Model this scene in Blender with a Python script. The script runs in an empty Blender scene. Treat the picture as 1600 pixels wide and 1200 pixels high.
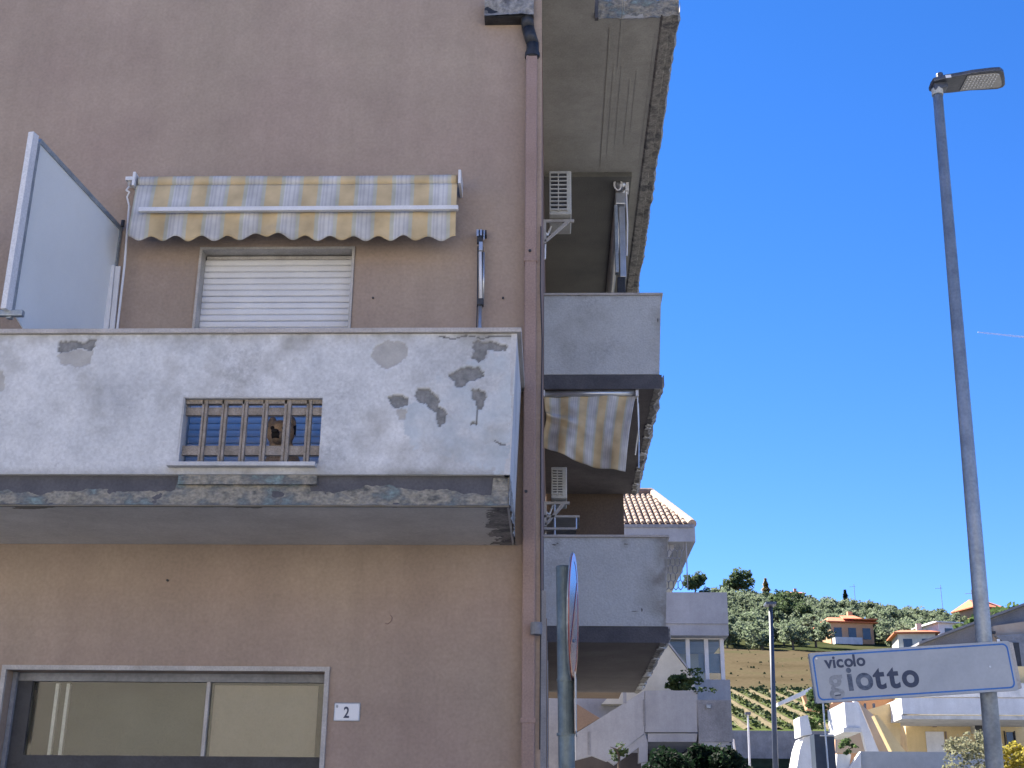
import bpy, bmesh, math, random
from mathutils import Vector, Matrix, noise as mn
random.seed(7)
S = bpy.context.scene; COL = S.collection
R_ = math.radians
# ------------------------------------------------------------------ camera, world, sun, exposure
cam_d = bpy.data.cameras.new('camera'); cam = bpy.data.objects.new('camera', cam_d); COL.objects.link(cam)
cam_d.sensor_width = 36; cam_d.lens = 36*2000/1600; cam_d.clip_end = 6000; cam_d.clip_start = .05
CR = (Matrix.Rotation(R_(1.94), 3, 'Z') @ Matrix.Rotation(R_(110), 3, 'X') @ Matrix.Rotation(R_(.6), 3, 'Z'))
CO = Vector((0, 0, 1.6))
cam.matrix_world = Matrix.Translation(CO) @ CR.to_4x4(); S.camera = cam
SUN_EL, SUN_AZ = 43, -42
W = bpy.data.worlds.new('World'); S.world = W; W.use_nodes = True
wn = W.node_tree.nodes; wl = W.node_tree.links
sky = wn.new('ShaderNodeTexSky'); sky.sky_type = 'NISHITA'; sky.sun_disc = False
sky.sun_elevation = R_(SUN_EL); sky.sun_rotation = R_(SUN_AZ)
sky.air_density = .7; sky.dust_density = .0; sky.ozone_density = 3.0; sky.altitude = 300
bg = wn['Background']; bg.inputs[1].default_value = .066
hs = wn.new('ShaderNodeHueSaturation'); hs.inputs['Saturation'].default_value = 1.28
wl.new(sky.outputs[0], hs.inputs['Color']); tn = wn.new('ShaderNodeMix'); tn.data_type = 'RGBA'; tn.blend_type = 'MULTIPLY'; tn.inputs[0].default_value = 1; tn.inputs[7].default_value = (1.0, .80, .95, 1)
wl.new(hs.outputs[0], tn.inputs[6]); wl.new(tn.outputs[2], bg.inputs[0])
sd = bpy.data.lights.new('sun', 'SUN'); sd.energy = 5.0; sd.angle = R_(.53); sd.color = (1, .93, .83)
so = bpy.data.objects.new('sun', sd); COL.objects.link(so)
sv = Vector((math.sin(R_(SUN_AZ))*math.cos(R_(SUN_EL)), math.cos(R_(SUN_AZ))*math.cos(R_(SUN_EL)), math.sin(R_(SUN_EL))))
so.rotation_euler = sv.to_track_quat('Z', 'Y').to_euler()
S.view_settings.view_transform = 'Standard'; S.view_settings.look = 'None'
S.view_settings.gamma = 1; S.view_settings.use_curve_mapping = False
S.view_settings.exposure = 2.22

# ------------------------------------------------------------------ measuring helper: a point of the place on a given plane
def P(px, py, Y=None, X=None, Z=None):
    d = CR @ Vector((px-800, 600-py, -2000))
    t = (Y-CO.y)/d.y if Y is not None else (X-CO.x)/d.x if X is not None else (Z-CO.z)/d.z
    return CO + d*t

# ------------------------------------------------------------------ materials
def N(t, typ, **k):
    n = t.nodes.new(typ)
    for a, b in k.items(): setattr(n, a, b)
    return n
def mat(name, cols, scale=4, rough=.85, bump=.0, bscale=80, metal=0, detail=6, spread=.5, stretch=(1,1,1), spec=.3, fine=.12, coat=0):
    """cols: list of colours blended through a noise; fine: small grain variation"""
    m = bpy.data.materials.new(name); m.use_nodes = True; t = m.node_tree; b = t.nodes['Principled BSDF']
    L = t.links.new
    tc = N(t, 'ShaderNodeTexCoord'); mp = N(t, 'ShaderNodeMapping'); mp.inputs['Scale'].default_value = stretch
    L(tc.outputs['Object'], mp.inputs[0])
    no = N(t, 'ShaderNodeTexNoise'); no.inputs['Scale'].default_value = scale; no.inputs['Detail'].default_value = detail
    no.inputs['Roughness'].default_value = .6
    L(mp.outputs[0], no.inputs['Vector'])
    r = N(t, 'ShaderNodeValToRGB'); e = r.color_ramp.elements
    n = len(cols); lo, hi = .5-spread*.4, .5+spread*.4
    e[0].position = lo; e[0].color = (*cols[0], 1)
    e[1].position = hi; e[1].color = (*cols[-1], 1)
    for i in range(1, n-1):
        q = e.new(lo+(hi-lo)*i/(n-1)); q.color = (*cols[i], 1)
    L(no.outputs[0], r.inputs[0])
    n2 = N(t, 'ShaderNodeTexNoise'); n2.inputs['Scale'].default_value = bscale; n2.inputs['Detail'].default_value = 3
    L(mp.outputs[0], n2.inputs['Vector'])
    mr = N(t, 'ShaderNodeMapRange'); mr.inputs['From Min'].default_value = .3; mr.inputs['From Max'].default_value = .7
    mr.inputs['To Min'].default_value = 1-fine; mr.inputs['To Max'].default_value = 1+fine
    L(n2.outputs[0], mr.inputs[0])
    mx = N(t, 'ShaderNodeMix', data_type='RGBA', blend_type='MULTIPLY'); mx.inputs[0].default_value = 1
    L(r.outputs[0], mx.inputs[6]); L(mr.outputs[0], mx.inputs[7])
    L(mx.outputs[2], b.inputs['Base Color'])
    b.inputs['Roughness'].default_value = rough; b.inputs['Metallic'].default_value = metal
    b.inputs['Specular IOR Level'].default_value = spec
    if bump:
        bp = N(t, 'ShaderNodeBump'); bp.inputs['Strength'].default_value = bump; bp.inputs['Distance'].default_value = .01
        L(n2.outputs[0], bp.inputs['Height']); L(bp.outputs[0], b.inputs['Normal'])
    m['out'] = 1
    return m
M = {}
M['facade'] = mat('facade_plaster', [(.325,.238,.200),(.35,.268,.216),(.365,.29,.225),(.355,.262,.215)], .7, .95, .25, 45, spread=.9, fine=.08, detail=12)
def weather(m, amt=.16, streak=.12, sc=1.8):
    t = m.node_tree; L = t.links.new; b = t.nodes['Principled BSDF']; src = b.inputs['Base Color'].links[0].from_socket; tc = N(t, 'ShaderNodeTexCoord')
    for scale, st, a, d in ((sc, (1,1,1), amt, 14), (3.0, (1,1,.07), streak, 6), (14, (1,1,.8), amt*.5, 8)):
        mp = N(t, 'ShaderNodeMapping'); mp.inputs['Scale'].default_value = st; L(tc.outputs['Object'], mp.inputs[0])
        n = N(t, 'ShaderNodeTexNoise'); n.inputs['Scale'].default_value = scale; n.inputs['Detail'].default_value = d; n.inputs['Roughness'].default_value = .65; L(mp.outputs[0], n.inputs['Vector'])
        mr = N(t, 'ShaderNodeMapRange'); mr.inputs['From Min'].default_value = .32; mr.inputs['From Max'].default_value = .68; mr.inputs['To Min'].default_value = 1-a; mr.inputs['To Max'].default_value = 1+a*.7; L(n.outputs[0], mr.inputs[0])
        mx = N(t, 'ShaderNodeMix', data_type='RGBA', blend_type='MULTIPLY'); mx.inputs[0].default_value = 1; L(src, mx.inputs[6]); L(mr.outputs[0], mx.inputs[7]); src = mx.outputs[2]
    L(src, b.inputs['Base Color'])
weather(M['facade'], .10, .07)
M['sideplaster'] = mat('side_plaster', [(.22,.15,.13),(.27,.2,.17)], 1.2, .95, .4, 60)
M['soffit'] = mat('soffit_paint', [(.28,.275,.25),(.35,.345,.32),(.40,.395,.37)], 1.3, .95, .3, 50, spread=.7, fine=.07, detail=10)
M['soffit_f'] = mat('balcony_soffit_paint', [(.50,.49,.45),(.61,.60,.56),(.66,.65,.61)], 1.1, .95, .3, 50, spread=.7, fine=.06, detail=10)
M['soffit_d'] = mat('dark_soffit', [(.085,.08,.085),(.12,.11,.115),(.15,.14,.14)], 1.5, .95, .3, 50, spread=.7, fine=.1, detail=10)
M['soffit_dd'] = mat('shade_toned_ceiling', [(.11,.115,.11),(.15,.15,.14),(.18,.18,.165)], 1.5, .95, .3, 50, spread=.7, fine=.08, detail=10)
M['soffit_l'] = mat('soffit_board', [(.20,.19,.165),(.26,.245,.215)], 2.0, .95, .3, 50, stretch=(3,.5,1), fine=.07)
M['white_wall'] = mat('white_plaster', [(.42,.43,.43),(.56,.56,.56),(.62,.62,.61)], 3, .9, .3, 60, fine=.06)
M['white_dirty'] = mat('dirty_white_plaster', [(.36,.37,.37),(.50,.50,.50),(.56,.56,.55)], 2.2, .9, .35, 50, fine=.08, detail=10)
M['coping'] = mat('marble_coping', [(.36,.33,.30),(.50,.47,.44)], 6, .6, .1, 90)
M['concrete'] = mat('bare_concrete', [(.10,.10,.10),(.17,.165,.155),(.27,.26,.24)], 9, .95, .6, 60, detail=12)
M['darkband'] = mat('dark_slab_edge', [(.075,.075,.085),(.12,.12,.13)], 5, .9, .3, 60)
M['pipe'] = mat('painted_downpipe', [(.27,.19,.155),(.33,.235,.20)], 3, .6, .1, 80)
M['black_pipe'] = mat('black_plastic_pipe', [(.02,.022,.026),(.045,.048,.055)], 12, .45, .2, 50)
M['shutter'] = mat('white_shutter_slat', [(.60,.61,.63),(.70,.71,.72)], 3, .5, .05, 90, fine=.03)
M['shutter_low'] = mat('lower_shutter_slat', [(.66,.66,.68),(.74,.74,.76)], 3, .5, .05, 90, fine=.03)
M['frame'] = mat('pale_stone_frame', [(.36,.34,.31),(.50,.48,.45)], 8, .7, .2, 90)
M['alu'] = mat('aluminium', [(.42,.44,.46),(.55,.57,.6)], 10, .35, .0, 90, metal=.7, fine=.04)
M['white_metal'] = mat('white_painted_metal', [(.62,.62,.62),(.74,.74,.74)], 6, .45, .05, 90, fine=.04)
M['panel'] = mat('milky_panel', [(.80,.82,.79),(.86,.88,.86)], 1.0, .35, .0, 90, fine=.02)
M['dark'] = mat('dark_metal', [(.025,.028,.034),(.05,.053,.06)], 6, .5, .1, 80)
M['grille'] = mat('brown_concrete_grille', [(.20,.175,.145),(.28,.245,.21),(.36,.32,.28)], 14, .9, .5, 90, fine=.2)
M['ac'] = mat('air_conditioner_casing', [(.42,.42,.38),(.56,.56,.52)], 5, .5, .05, 80)
M['blind'] = mat('beige_blind', [(.33,.285,.24),(.38,.33,.28)], 2, .8, .1, 80, fine=.05)
M['interior'] = mat('interior_wall', [(.06,.075,.07),(.10,.115,.105)], 1.2, .9)
M['galv'] = mat('galvanised_steel', [(.22,.25,.28),(.31,.35,.38),(.39,.42,.45)], 6, .5, .15, 60, metal=.45, detail=10)
M['galv_sign'] = mat('sign_pole_steel', [(.09,.12,.13),(.16,.20,.21)], 14, .5, .2, 60, metal=.3, detail=10)
M['lamp_head'] = mat('lamp_casing', [(.07,.08,.10),(.12,.13,.16)], 8, .4, .1, 60, metal=.3)
M['lens'] = mat('lamp_diffuser', [(.36,.36,.36),(.46,.45,.43)], 18, .3, .0, 60)
M['sign_face'] = mat('sign_enamel', [(.35,.38,.41),(.42,.45,.47)], 2.5, .35, .0, 60, fine=.03)
M['sign_blue'] = mat('sign_blue_line', [(.03,.13,.42),(.04,.18,.50)], 5, .4)
M['ink'] = mat('sign_lettering', [(.035,.05,.09),(.06,.075,.12)], 5, .5)
M['ink_worn'] = mat('worn_lettering', [(.14,.17,.22),(.05,.07,.11)], 30, .5, spread=.3)
M['ink_faded'] = mat('faded_lettering', [(.30,.32,.34),(.20,.22,.24)], 30, .5, spread=.4)
M['plaque'] = mat('number_plaque', [(.66,.68,.72),(.74,.76,.78)], 4, .3, fine=.02)
M['red'] = mat('sign_red', [(.30,.05,.045),(.36,.07,.06)], 5, .2, spec=.6)
M['blue'] = mat('sign_blue', [(.05,.07,.20),(.06,.09,.25)], 5, .18, spec=.7)
M['fur'] = mat('tan_dog_fur', [(.34,.23,.15),(.48,.35,.25)], 20, .95, .5, 120, fine=.2)
M['furdark'] = mat('dark_dog_muzzle', [(.012,.01,.01),(.03,.026,.024)], 20, .7)
M['tile'] = mat('roof_tile', [(.17,.11,.08),(.27,.19,.14),(.36,.28,.22)], 5, .9, .3, 60, fine=.15)
M['tile_orange'] = mat('orange_roof_tile', [(.42,.13,.06),(.55,.2,.10)], 2, .9, .3, 20, fine=.2)
M['opp'] = mat('pale_warm_plaster', [(.50,.46,.40),(.57,.53,.47)], 1.2, .9, .2, 40)
M['cream'] = mat('cream_plaster', [(.55,.53,.42),(.62,.60,.50)], 2, .9, .2, 60, fine=.05)
M['yellow'] = mat('yellow_plaster', [(.62,.47,.24),(.70,.55,.30)], 1, .9, .2, 40, fine=.05)
M['orange_wall'] = mat('orange_plaster', [(.48,.27,.15),(.56,.34,.20)], 1, .9, .2, 40, fine=.05)
M['brown_wall'] = mat('brown_plaster', [(.24,.17,.12),(.32,.24,.18)], 1, .9, .2, 40)
M['housewhite'] = mat('white_house_paint', [(.62,.61,.60),(.74,.73,.72)], 1.5, .85, .1, 40, fine=.05)
M['greywall'] = mat('grey_render', [(.22,.23,.25),(.30,.31,.33)], 2, .9, .2, 40)
M['grey_roof'] = mat('grey_roofing', [(.17,.17,.18),(.25,.25,.26)], 1, .9, .3, 20)
M['tarmac'] = mat('bounce_tarmac', [(.15,.15,.145),(.20,.20,.19)], 1.5, .95, .4, 90)  # unseen road, tone raised for bounced light below the balconies
M['asphalt'] = mat('pale_bounce_concrete', [(.30,.29,.27),(.38,.37,.34)], 1.5, .95, .4, 90)  # unseen ground set pale to bounce light up to the soffits
M['glassdark'] = mat('dark_window_pane', [(.02,.025,.03),(.05,.055,.06)], 3, .12, fine=.02, spec=.6)
M['bark'] = mat('bark', [(.08,.06,.045),(.16,.125,.10)], 6, .95, .5, 40)
M['vine'] = mat('vine_leaves', [(.05,.075,.02),(.08,.10,.035)], 1.2, .9)
M['strip'] = mat('white_strip', [(.62,.63,.64),(.7,.7,.7)], 8, .4)
def leafmat(name, c1, c2, c3):
    m = mat(name, [c1, c2, c3], .9, .75, 0, 9, fine=.25, detail=8)
    b = m.node_tree.nodes['Principled BSDF']; b.inputs['Specular IOR Level'].default_value = .2
    t = m.node_tree; tr = N(t, 'ShaderNodeBsdfTranslucent'); mx = N(t, 'ShaderNodeMixShader'); mx.inputs[0].default_value = .45
    src = b.inputs['Base Color'].links[0].from_socket; out = [n for n in t.nodes if n.type == 'OUTPUT_MATERIAL'][0]
    t.links.new(src, tr.inputs[0]); t.links.new(b.outputs[0], mx.inputs[1]); t.links.new(tr.outputs[0], mx.inputs[2]); t.links.new(mx.outputs[0], out.inputs[0])
    return m
M['olive'] = leafmat('olive_leaves', (.09,.12,.07), (.16,.20,.125), (.25,.28,.19))
M['pine'] = leafmat('pine_needles', (.045,.075,.035), (.08,.115,.055), (.13,.165,.075))
M['bush'] = leafmat('bush_leaves', (.04,.07,.025), (.07,.11,.04), (.11,.15,.06))
M['gold'] = leafmat('golden_leaves', (.30,.25,.09), (.44,.36,.15), (.55,.46,.22))
M['paleleaf'] = leafmat('pale_leaves', (.14,.15,.09), (.22,.22,.14), (.30,.29,.18))
M['yellowleaf'] = leafmat('yellow_leaves', (.22,.19,.03), (.36,.30,.05), (.16,.17,.05))

M['stairwhite'] = mat('shaded_house_paint', [(.32,.335,.36),(.38,.395,.42)], 1.5, .85, .1, 40, fine=.05)  # white paint darkened, the shade on the house put into its colour
M['tile_pale'] = mat('sunlit_hip_tile', [(.34,.25,.19),(.44,.35,.28)], 4, .9, .2, 40, fine=.1)
M['cream_dull'] = mat('dull_cream_wall', [(.38,.37,.30),(.46,.45,.38)], 2, .9)
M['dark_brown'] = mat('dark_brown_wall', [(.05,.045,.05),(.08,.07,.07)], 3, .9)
M['brown_wall_l'] = mat('light_brown_plaster', [(.38,.30,.23),(.46,.38,.30)], 2, .9)
M['greywall_l'] = mat('light_grey_wall', [(.38,.38,.37),(.46,.46,.45)], 3, .9, .2, 50)
M['galv_dark'] = mat('dark_lamp_post_paint', [(.05,.06,.09),(.07,.085,.12)], 6, .5)
M['darkblue'] = mat('dark_blue_metal', [(.02,.03,.05),(.03,.045,.07)], 6, .4)
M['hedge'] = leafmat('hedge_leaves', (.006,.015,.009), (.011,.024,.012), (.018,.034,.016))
m = bpy.data.materials.new('vapour'); m.use_nodes = True; t = m.node_tree; t.nodes.clear(); o_ = N(t,'ShaderNodeOutputMaterial'); mx = N(t,'ShaderNodeMixShader'); mx.inputs[0].default_value = .3
t.links.new(N(t,'ShaderNodeBsdfTransparent').outputs[0], mx.inputs[1]); t.links.new(N(t,'ShaderNodeBsdfDiffuse').outputs[0], mx.inputs[2]); t.links.new(mx.outputs[0], o_.inputs[0]); M['trail'] = m
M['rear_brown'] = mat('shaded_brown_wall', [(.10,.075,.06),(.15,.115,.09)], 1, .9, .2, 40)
t = M['panel'].node_tree; b_ = t.nodes['Principled BSDF']; tr_ = N(t,'ShaderNodeBsdfTranslucent'); mx_ = N(t,'ShaderNodeMixShader'); mx_.inputs[0].default_value = .2; tr_.inputs[0].default_value = (.85,.86,.84,1)
t.links.new(b_.outputs[0], mx_.inputs[1]); t.links.new(tr_.outputs[0], mx_.inputs[2]); t.links.new(mx_.outputs[0], [n for n in t.nodes if n.type == 'OUTPUT_MATERIAL'][0].inputs[0])
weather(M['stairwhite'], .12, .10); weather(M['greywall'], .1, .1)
def glass(name, tint=(.75,.8,.8), refl=1.5):
    m = bpy.data.materials.new(name); m.use_nodes = True; t = m.node_tree; t.nodes.clear()
    o = N(t, 'ShaderNodeOutputMaterial'); mx = N(t, 'ShaderNodeMixShader'); tr = N(t, 'ShaderNodeBsdfTransparent'); gl = N(t, 'ShaderNodeBsdfGlossy')
    tr.inputs[0].default_value = (*tint, 1); gl.inputs['Roughness'].default_value = .02; fr = N(t, 'ShaderNodeFresnel'); fr.inputs[0].default_value = refl
    t.links.new(fr.outputs[0], mx.inputs[0]); t.links.new(tr.outputs[0], mx.inputs[1]); t.links.new(gl.outputs[0], mx.inputs[2]); t.links.new(mx.outputs[0], o.inputs[0])
    return m
M['glass'] = glass('window_glass', (.88,.90,.88), 1.45)

def stripe_mat(name, period, off, mul=1.0):
    """woven awning stripes running along v; u in metres across the cloth"""
    m = bpy.data.materials.new(name); m.use_nodes = True; t = m.node_tree; b = t.nodes['Principled BSDF']; L = t.links.new
    uv = N(t, 'ShaderNodeUVMap'); sx = N(t, 'ShaderNodeSeparateXYZ'); L(uv.outputs[0], sx.inputs[0])
    a = N(t, 'ShaderNodeMath', operation='MULTIPLY_ADD'); a.inputs[1].default_value = 1/period; a.inputs[2].default_value = off; L(sx.outputs[0], a.inputs[0])
    f = N(t, 'ShaderNodeMath', operation='FRACT'); L(a.outputs[0], f.inputs[0])
    r = N(t, 'ShaderNodeValToRGB'); r.color_ramp.interpolation = 'LINEAR'; e = r.color_ramp.elements
    Y_, G_, W_, B_ = (.58,.45,.26), (.48,.47,.38), (.58,.57,.54), (.46,.45,.45)
    stops = [(0,Y_),(.36,Y_),(.39,G_),(.47,G_),(.49,W_),(.54,B_),(.57,W_),(.63,B_),(.66,W_),(.72,W_),(.75,B_),(.79,W_),(.86,B_),(.88,G_),(.96,G_),(.98,Y_)]
    e[0].position = 0; e[0].color = (*Y_, 1); e[1].position = 1; e[1].color = (*Y_, 1)
    for p, c in stops[1:]:
        q = e.new(p); q.color = (*c, 1)
    L(f.outputs[0], r.inputs[0])
    n = N(t, 'ShaderNodeTexNoise'); n.inputs['Scale'].default_value = 5; n.inputs['Detail'].default_value = 10
    tc = N(t, 'ShaderNodeTexCoord'); L(tc.outputs['Object'], n.inputs['Vector'])
    mr = N(t, 'ShaderNodeMapRange'); mr.inputs['From Min'].default_value = .3; mr.inputs['From Max'].default_value = .7; mr.inputs['To Min'].default_value = .72*mul; mr.inputs['To Max'].default_value = 1.12*mul
    L(n.outputs[0], mr.inputs[0])
    mx = N(t, 'ShaderNodeMix', data_type='RGBA', blend_type='MULTIPLY'); mx.inputs[0].default_value = 1
    L(r.outputs[0], mx.inputs[6]); L(mr.outputs[0], mx.inputs[7]); L(mx.outputs[2], b.inputs['Base Color'])
    b.inputs['Roughness'].default_value = .9; b.inputs['Specular IOR Level'].default_value = .1
    return m
M['awning'] = stripe_mat('yellow_white_awning_cloth', .272, .43)
M['awning_old'] = stripe_mat('faded_awning_cloth', .272, .1, 1.05)

def attr_plaster(name, cols=((.36,.37,.38),(.56,.57,.57),(.70,.70,.69)), sp=.62):
    """old white paint: grime, blue-grey repaint on the right, bare render where the 'peel' attribute is high"""
    m = mat(name, list(cols), 1.9, .9, .4, 55, spread=sp, fine=.1, detail=12)
    t = m.node_tree; L = t.links.new; b = t.nodes['Principled BSDF']; base = b.inputs['Base Color'].links[0].from_socket
    tc = N(t, 'ShaderNodeTexCoord')
    def layer(base, fac, c1, c2, sc):
        n = N(t, 'ShaderNodeTexNoise'); n.inputs['Scale'].default_value = sc; n.inputs['Detail'].default_value = 10; n.inputs['Roughness'].default_value = .7
        L(tc.outputs['Object'], n.inputs['Vector'])
        r = N(t, 'ShaderNodeValToRGB'); r.color_ramp.elements[0].position = .35; r.color_ramp.elements[0].color = (*c1, 1)
        r.color_ramp.elements[1].position = .65; r.color_ramp.elements[1].color = (*c2, 1); L(n.outputs[0], r.inputs[0])
        x = N(t, 'ShaderNodeMix', data_type='RGBA'); L(fac, x.inputs[0]); L(base, x.inputs[6]); L(r.outputs[0], x.inputs[7])
        return x.outputs[2]
    def att(nm):
        a = N(t, 'ShaderNodeAttribute'); a.attribute_name = nm; return a.outputs['Fac']
    # speckled grime
    n = N(t, 'ShaderNodeTexNoise'); n.inputs['Scale'].default_value = 26; n.inputs['Detail'].default_value = 8; n.inputs['Roughness'].default_value = .75
    L(tc.outputs['Object'], n.inputs['Vector'])
    n3 = N(t, 'ShaderNodeTexNoise'); n3.inputs['Scale'].default_value = 2.3; n3.inputs['Detail'].default_value = 5; L(tc.outputs['Object'], n3.inputs['Vector'])
    mu = N(t, 'ShaderNodeMath', operation='MULTIPLY'); L(n.outputs[0], mu.inputs[0]); L(n3.outputs[0], mu.inputs[1])
    mr = N(t, 'ShaderNodeMapRange'); mr.inputs['From Min'].default_value = .27; mr.inputs['From Max'].default_value = .40; mr.inputs['To Max'].default_value = .6
    L(mu.outputs[0], mr.inputs[0])
    base = layer(base, mr.outputs[0], (.28,.29,.30), (.38,.38,.38), 30)
    base = layer(base, att('grime'), (.20,.19,.165), (.31,.30,.27), 16)
    base = layer(base, att('tint'), (.38,.43,.46), (.55,.60,.63), 7)
    base = layer(base, att('peel2'), (.36,.35,.33), (.47,.46,.43), 9)
    base = layer(base, att('peel'), (.15,.155,.155), (.27,.27,.265), 22)
    base = layer(base, att('crack'), (.12,.12,.12), (.16,.16,.16), 12)
    L(base, b.inputs['Base Color'])
    return m
M['old_plaster'] = attr_plaster('old_white_parapet_plaster')
M['end_plaster'] = attr_plaster('end_parapet_plaster', ((.40,.42,.42),(.49,.51,.51),(.56,.58,.57)), 1.1)
def band_plaster(name, cols, sc):
    m = mat(name, cols, sc, .95, .8, 45, spread=.75, fine=.2, detail=14, stretch=(1,1,2.2))
    return m
M['erosion'] = mat('eroded_slab_edge', [(.12,.10,.075),(.10,.105,.105),(.30,.28,.23),(.15,.16,.16),(.20,.27,.27),(.40,.40,.37)], 6, .95, .9, 45, spread=.75, fine=.25, detail=14, stretch=(1,1,1.5))
M['erosion_dark'] = mat('eroded_slab_side', [(.06,.06,.065),(.15,.15,.15),(.30,.29,.27),(.10,.10,.11),(.44,.43,.40)], 5, .95, .9, 45, spread=.7, fine=.25, detail=14)

# ------------------------------------------------------------------ mesh helpers
class T:
    """a top-level thing: an Empty (or nothing) whose parts are stored relative to loc"""
    def __init__(s, name, loc, label=None, cat=None, group=None, kind=None):
        s.o = bpy.data.objects.new(name, None); COL.objects.link(s.o); s.loc = Vector(loc); s.o.location = s.loc
        s.o.empty_display_size = .1
        if label: s.o['label'] = label
        if cat: s.o['category'] = cat
        if group: s.o['group'] = group
        if kind: s.o['kind'] = kind
def tag(o, label=None, cat=None, group=None, kind=None):
    for k, v in (('label', label), ('category', cat), ('group', group), ('kind', kind)):
        if v: o[k] = v
    return o
class MB:
    def __init__(s): s.v = []; s.f = []; s.uv = None
    def box(s, x0, x1, y0, y1, z0, z1, rz=0, c=None):
        n = len(s.v); pts = [Vector(p) for p in ((x0,y0,z0),(x1,y0,z0),(x1,y1,z0),(x0,y1,z0),(x0,y0,z1),(x1,y0,z1),(x1,y1,z1),(x0,y1,z1))]
        if rz:
            c = Vector(c) if c else Vector(((x0+x1)/2, (y0+y1)/2, 0)); m = Matrix.Rotation(rz, 3, 'Z')
            pts = [m @ (p-c) + c for p in pts]
        s.v += pts; s.f += [tuple(n+i for i in q) for q in ((0,3,2,1),(4,5,6,7),(0,1,5,4),(1,2,6,5),(2,3,7,6),(3,0,4,7))]
        return s
    def prism(s, pts, d):
        """extrude a polygon (list of Vectors) by vector d"""
        n = len(s.v); k = len(pts); d = Vector(d)
        s.v += [Vector(p) for p in pts] + [Vector(p)+d for p in pts]
        s.f.append(tuple(n+i for i in range(k))); s.f.append(tuple(n+k+i for i in reversed(range(k))))
        for i in range(k):
            j = (i+1) % k; s.f.append((n+j, n+i, n+k+i, n+k+j))
        return s
    def tube(s, a, b, r0, r1=None, seg=12, caps=True):
        a, b = Vector(a), Vector(b); r1 = r0 if r1 is None else r1
        q = (b-a).to_track_quat('Z', 'Y'); n = len(s.v)
        for c, r in ((a, r0), (b, r1)):
            for i in range(seg):
                t = 2*math.pi*i/seg; s.v.append(c + q @ Vector((r*math.cos(t), r*math.sin(t), 0)))
        for i in range(seg):
            j = (i+1) % seg; s.f.append((n+i, n+j, n+seg+j, n+seg+i))
        if caps: s.f.append(tuple(n+i for i in reversed(range(seg)))); s.f.append(tuple(n+seg+i for i in range(seg)))
        return s
    def path(s, pts, r, seg=8):
        for a, b in zip(pts, pts[1:]): s.tube(a, b, r, seg=seg)
        return s
    def quad(s, a, b, c, d):
        n = len(s.v); s.v += [Vector(p) for p in (a, b, c, d)]; s.f.append((n, n+1, n+2, n+3)); return s
    def ball(s, c, r, seg=12, rings=8, sc=(1,1,1)):
        n = len(s.v); c = Vector(c)
        for i in range(1, rings):
            th = math.pi*i/rings
            for j in range(seg):
                ph = 2*math.pi*j/seg
                s.v.append(c + Vector((r*sc[0]*math.sin(th)*math.cos(ph), r*sc[1]*math.sin(th)*math.sin(ph), r*sc[2]*math.cos(th))))
        a = len(s.v); s.v.append(c+Vector((0,0,r*sc[2]))); s.v.append(c-Vector((0,0,r*sc[2])))
        for i in range(rings-2):
            for j in range(seg):
                k = (j+1) % seg; s.f.append((n+i*seg+j, n+(i+1)*seg+j, n+(i+1)*seg+k, n+i*seg+k))
        for j in range(seg):
            k = (j+1) % seg; s.f.append((a, n+j, n+k)); s.f.append((a+1, n+(rings-2)*seg+k, n+(rings-2)*seg+j))
        return s
    def build(s, name, m, th=None, parent=None, smooth=False, bevel=0, **tg):
        """th: the T it belongs to (verts are shifted to its loc); parent: a part object for sub-parts"""
        loc = th.loc if th else Vector((0,0,0)); own = None
        if th is None:
            own = sum(s.v, Vector())/len(s.v); own.z = min(v.z for v in s.v); loc = own
        me = bpy.data.meshes.new(name); me.from_pydata([v-loc for v in s.v], [], s.f)
        if bevel:
            bm = bmesh.new(); bm.from_mesh(me); bmesh.ops.recalc_face_normals(bm, faces=bm.faces)
            ed = [e for e in bm.edges if len(e.link_faces) == 2 and e.calc_face_angle(0) > .6]
            bmesh.ops.bevel(bm, geom=ed, offset=bevel, segments=2, affect='EDGES', profile=.6); bm.to_mesh(me); bm.free()
        else:
            bm = bmesh.new(); bm.from_mesh(me); bmesh.ops.recalc_face_normals(bm, faces=bm.faces); bm.to_mesh(me); bm.free()
        if smooth:
            for p in me.polygons: p.use_smooth = True
        if m: me.materials.append(M[m] if isinstance(m, str) else m)
        o = bpy.data.objects.new(name, me); COL.objects.link(o)
        if own is not None: o.location = own
        if parent is not None: o.parent = parent
        elif th is not None: o.parent = th.o
        tag(o, **tg)
        return o
def copy_tree(o, parent=None):
    c = o.copy(); COL.objects.link(c); c.parent = parent
    for ch in list(o.children): copy_tree(ch, c)
    return c
def struct(mb, name, m, **k): return mb.build(name, m, kind='structure', **k)
def pip(x, y, poly):
    c = False; n = len(poly)
    for i in range(n):
        x0, y0 = poly[i]; x1, y1 = poly[(i+1) % n]
        if (y0 > y) != (y1 > y) and x < (x1-x0)*(y-y0)/(y1-y0)+x0: c = not c
    return c
def fb(x, y, z, s=1, o=4): return mn.fractal(Vector((x*s, y*s, z*s)), 1, 2, o)

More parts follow.
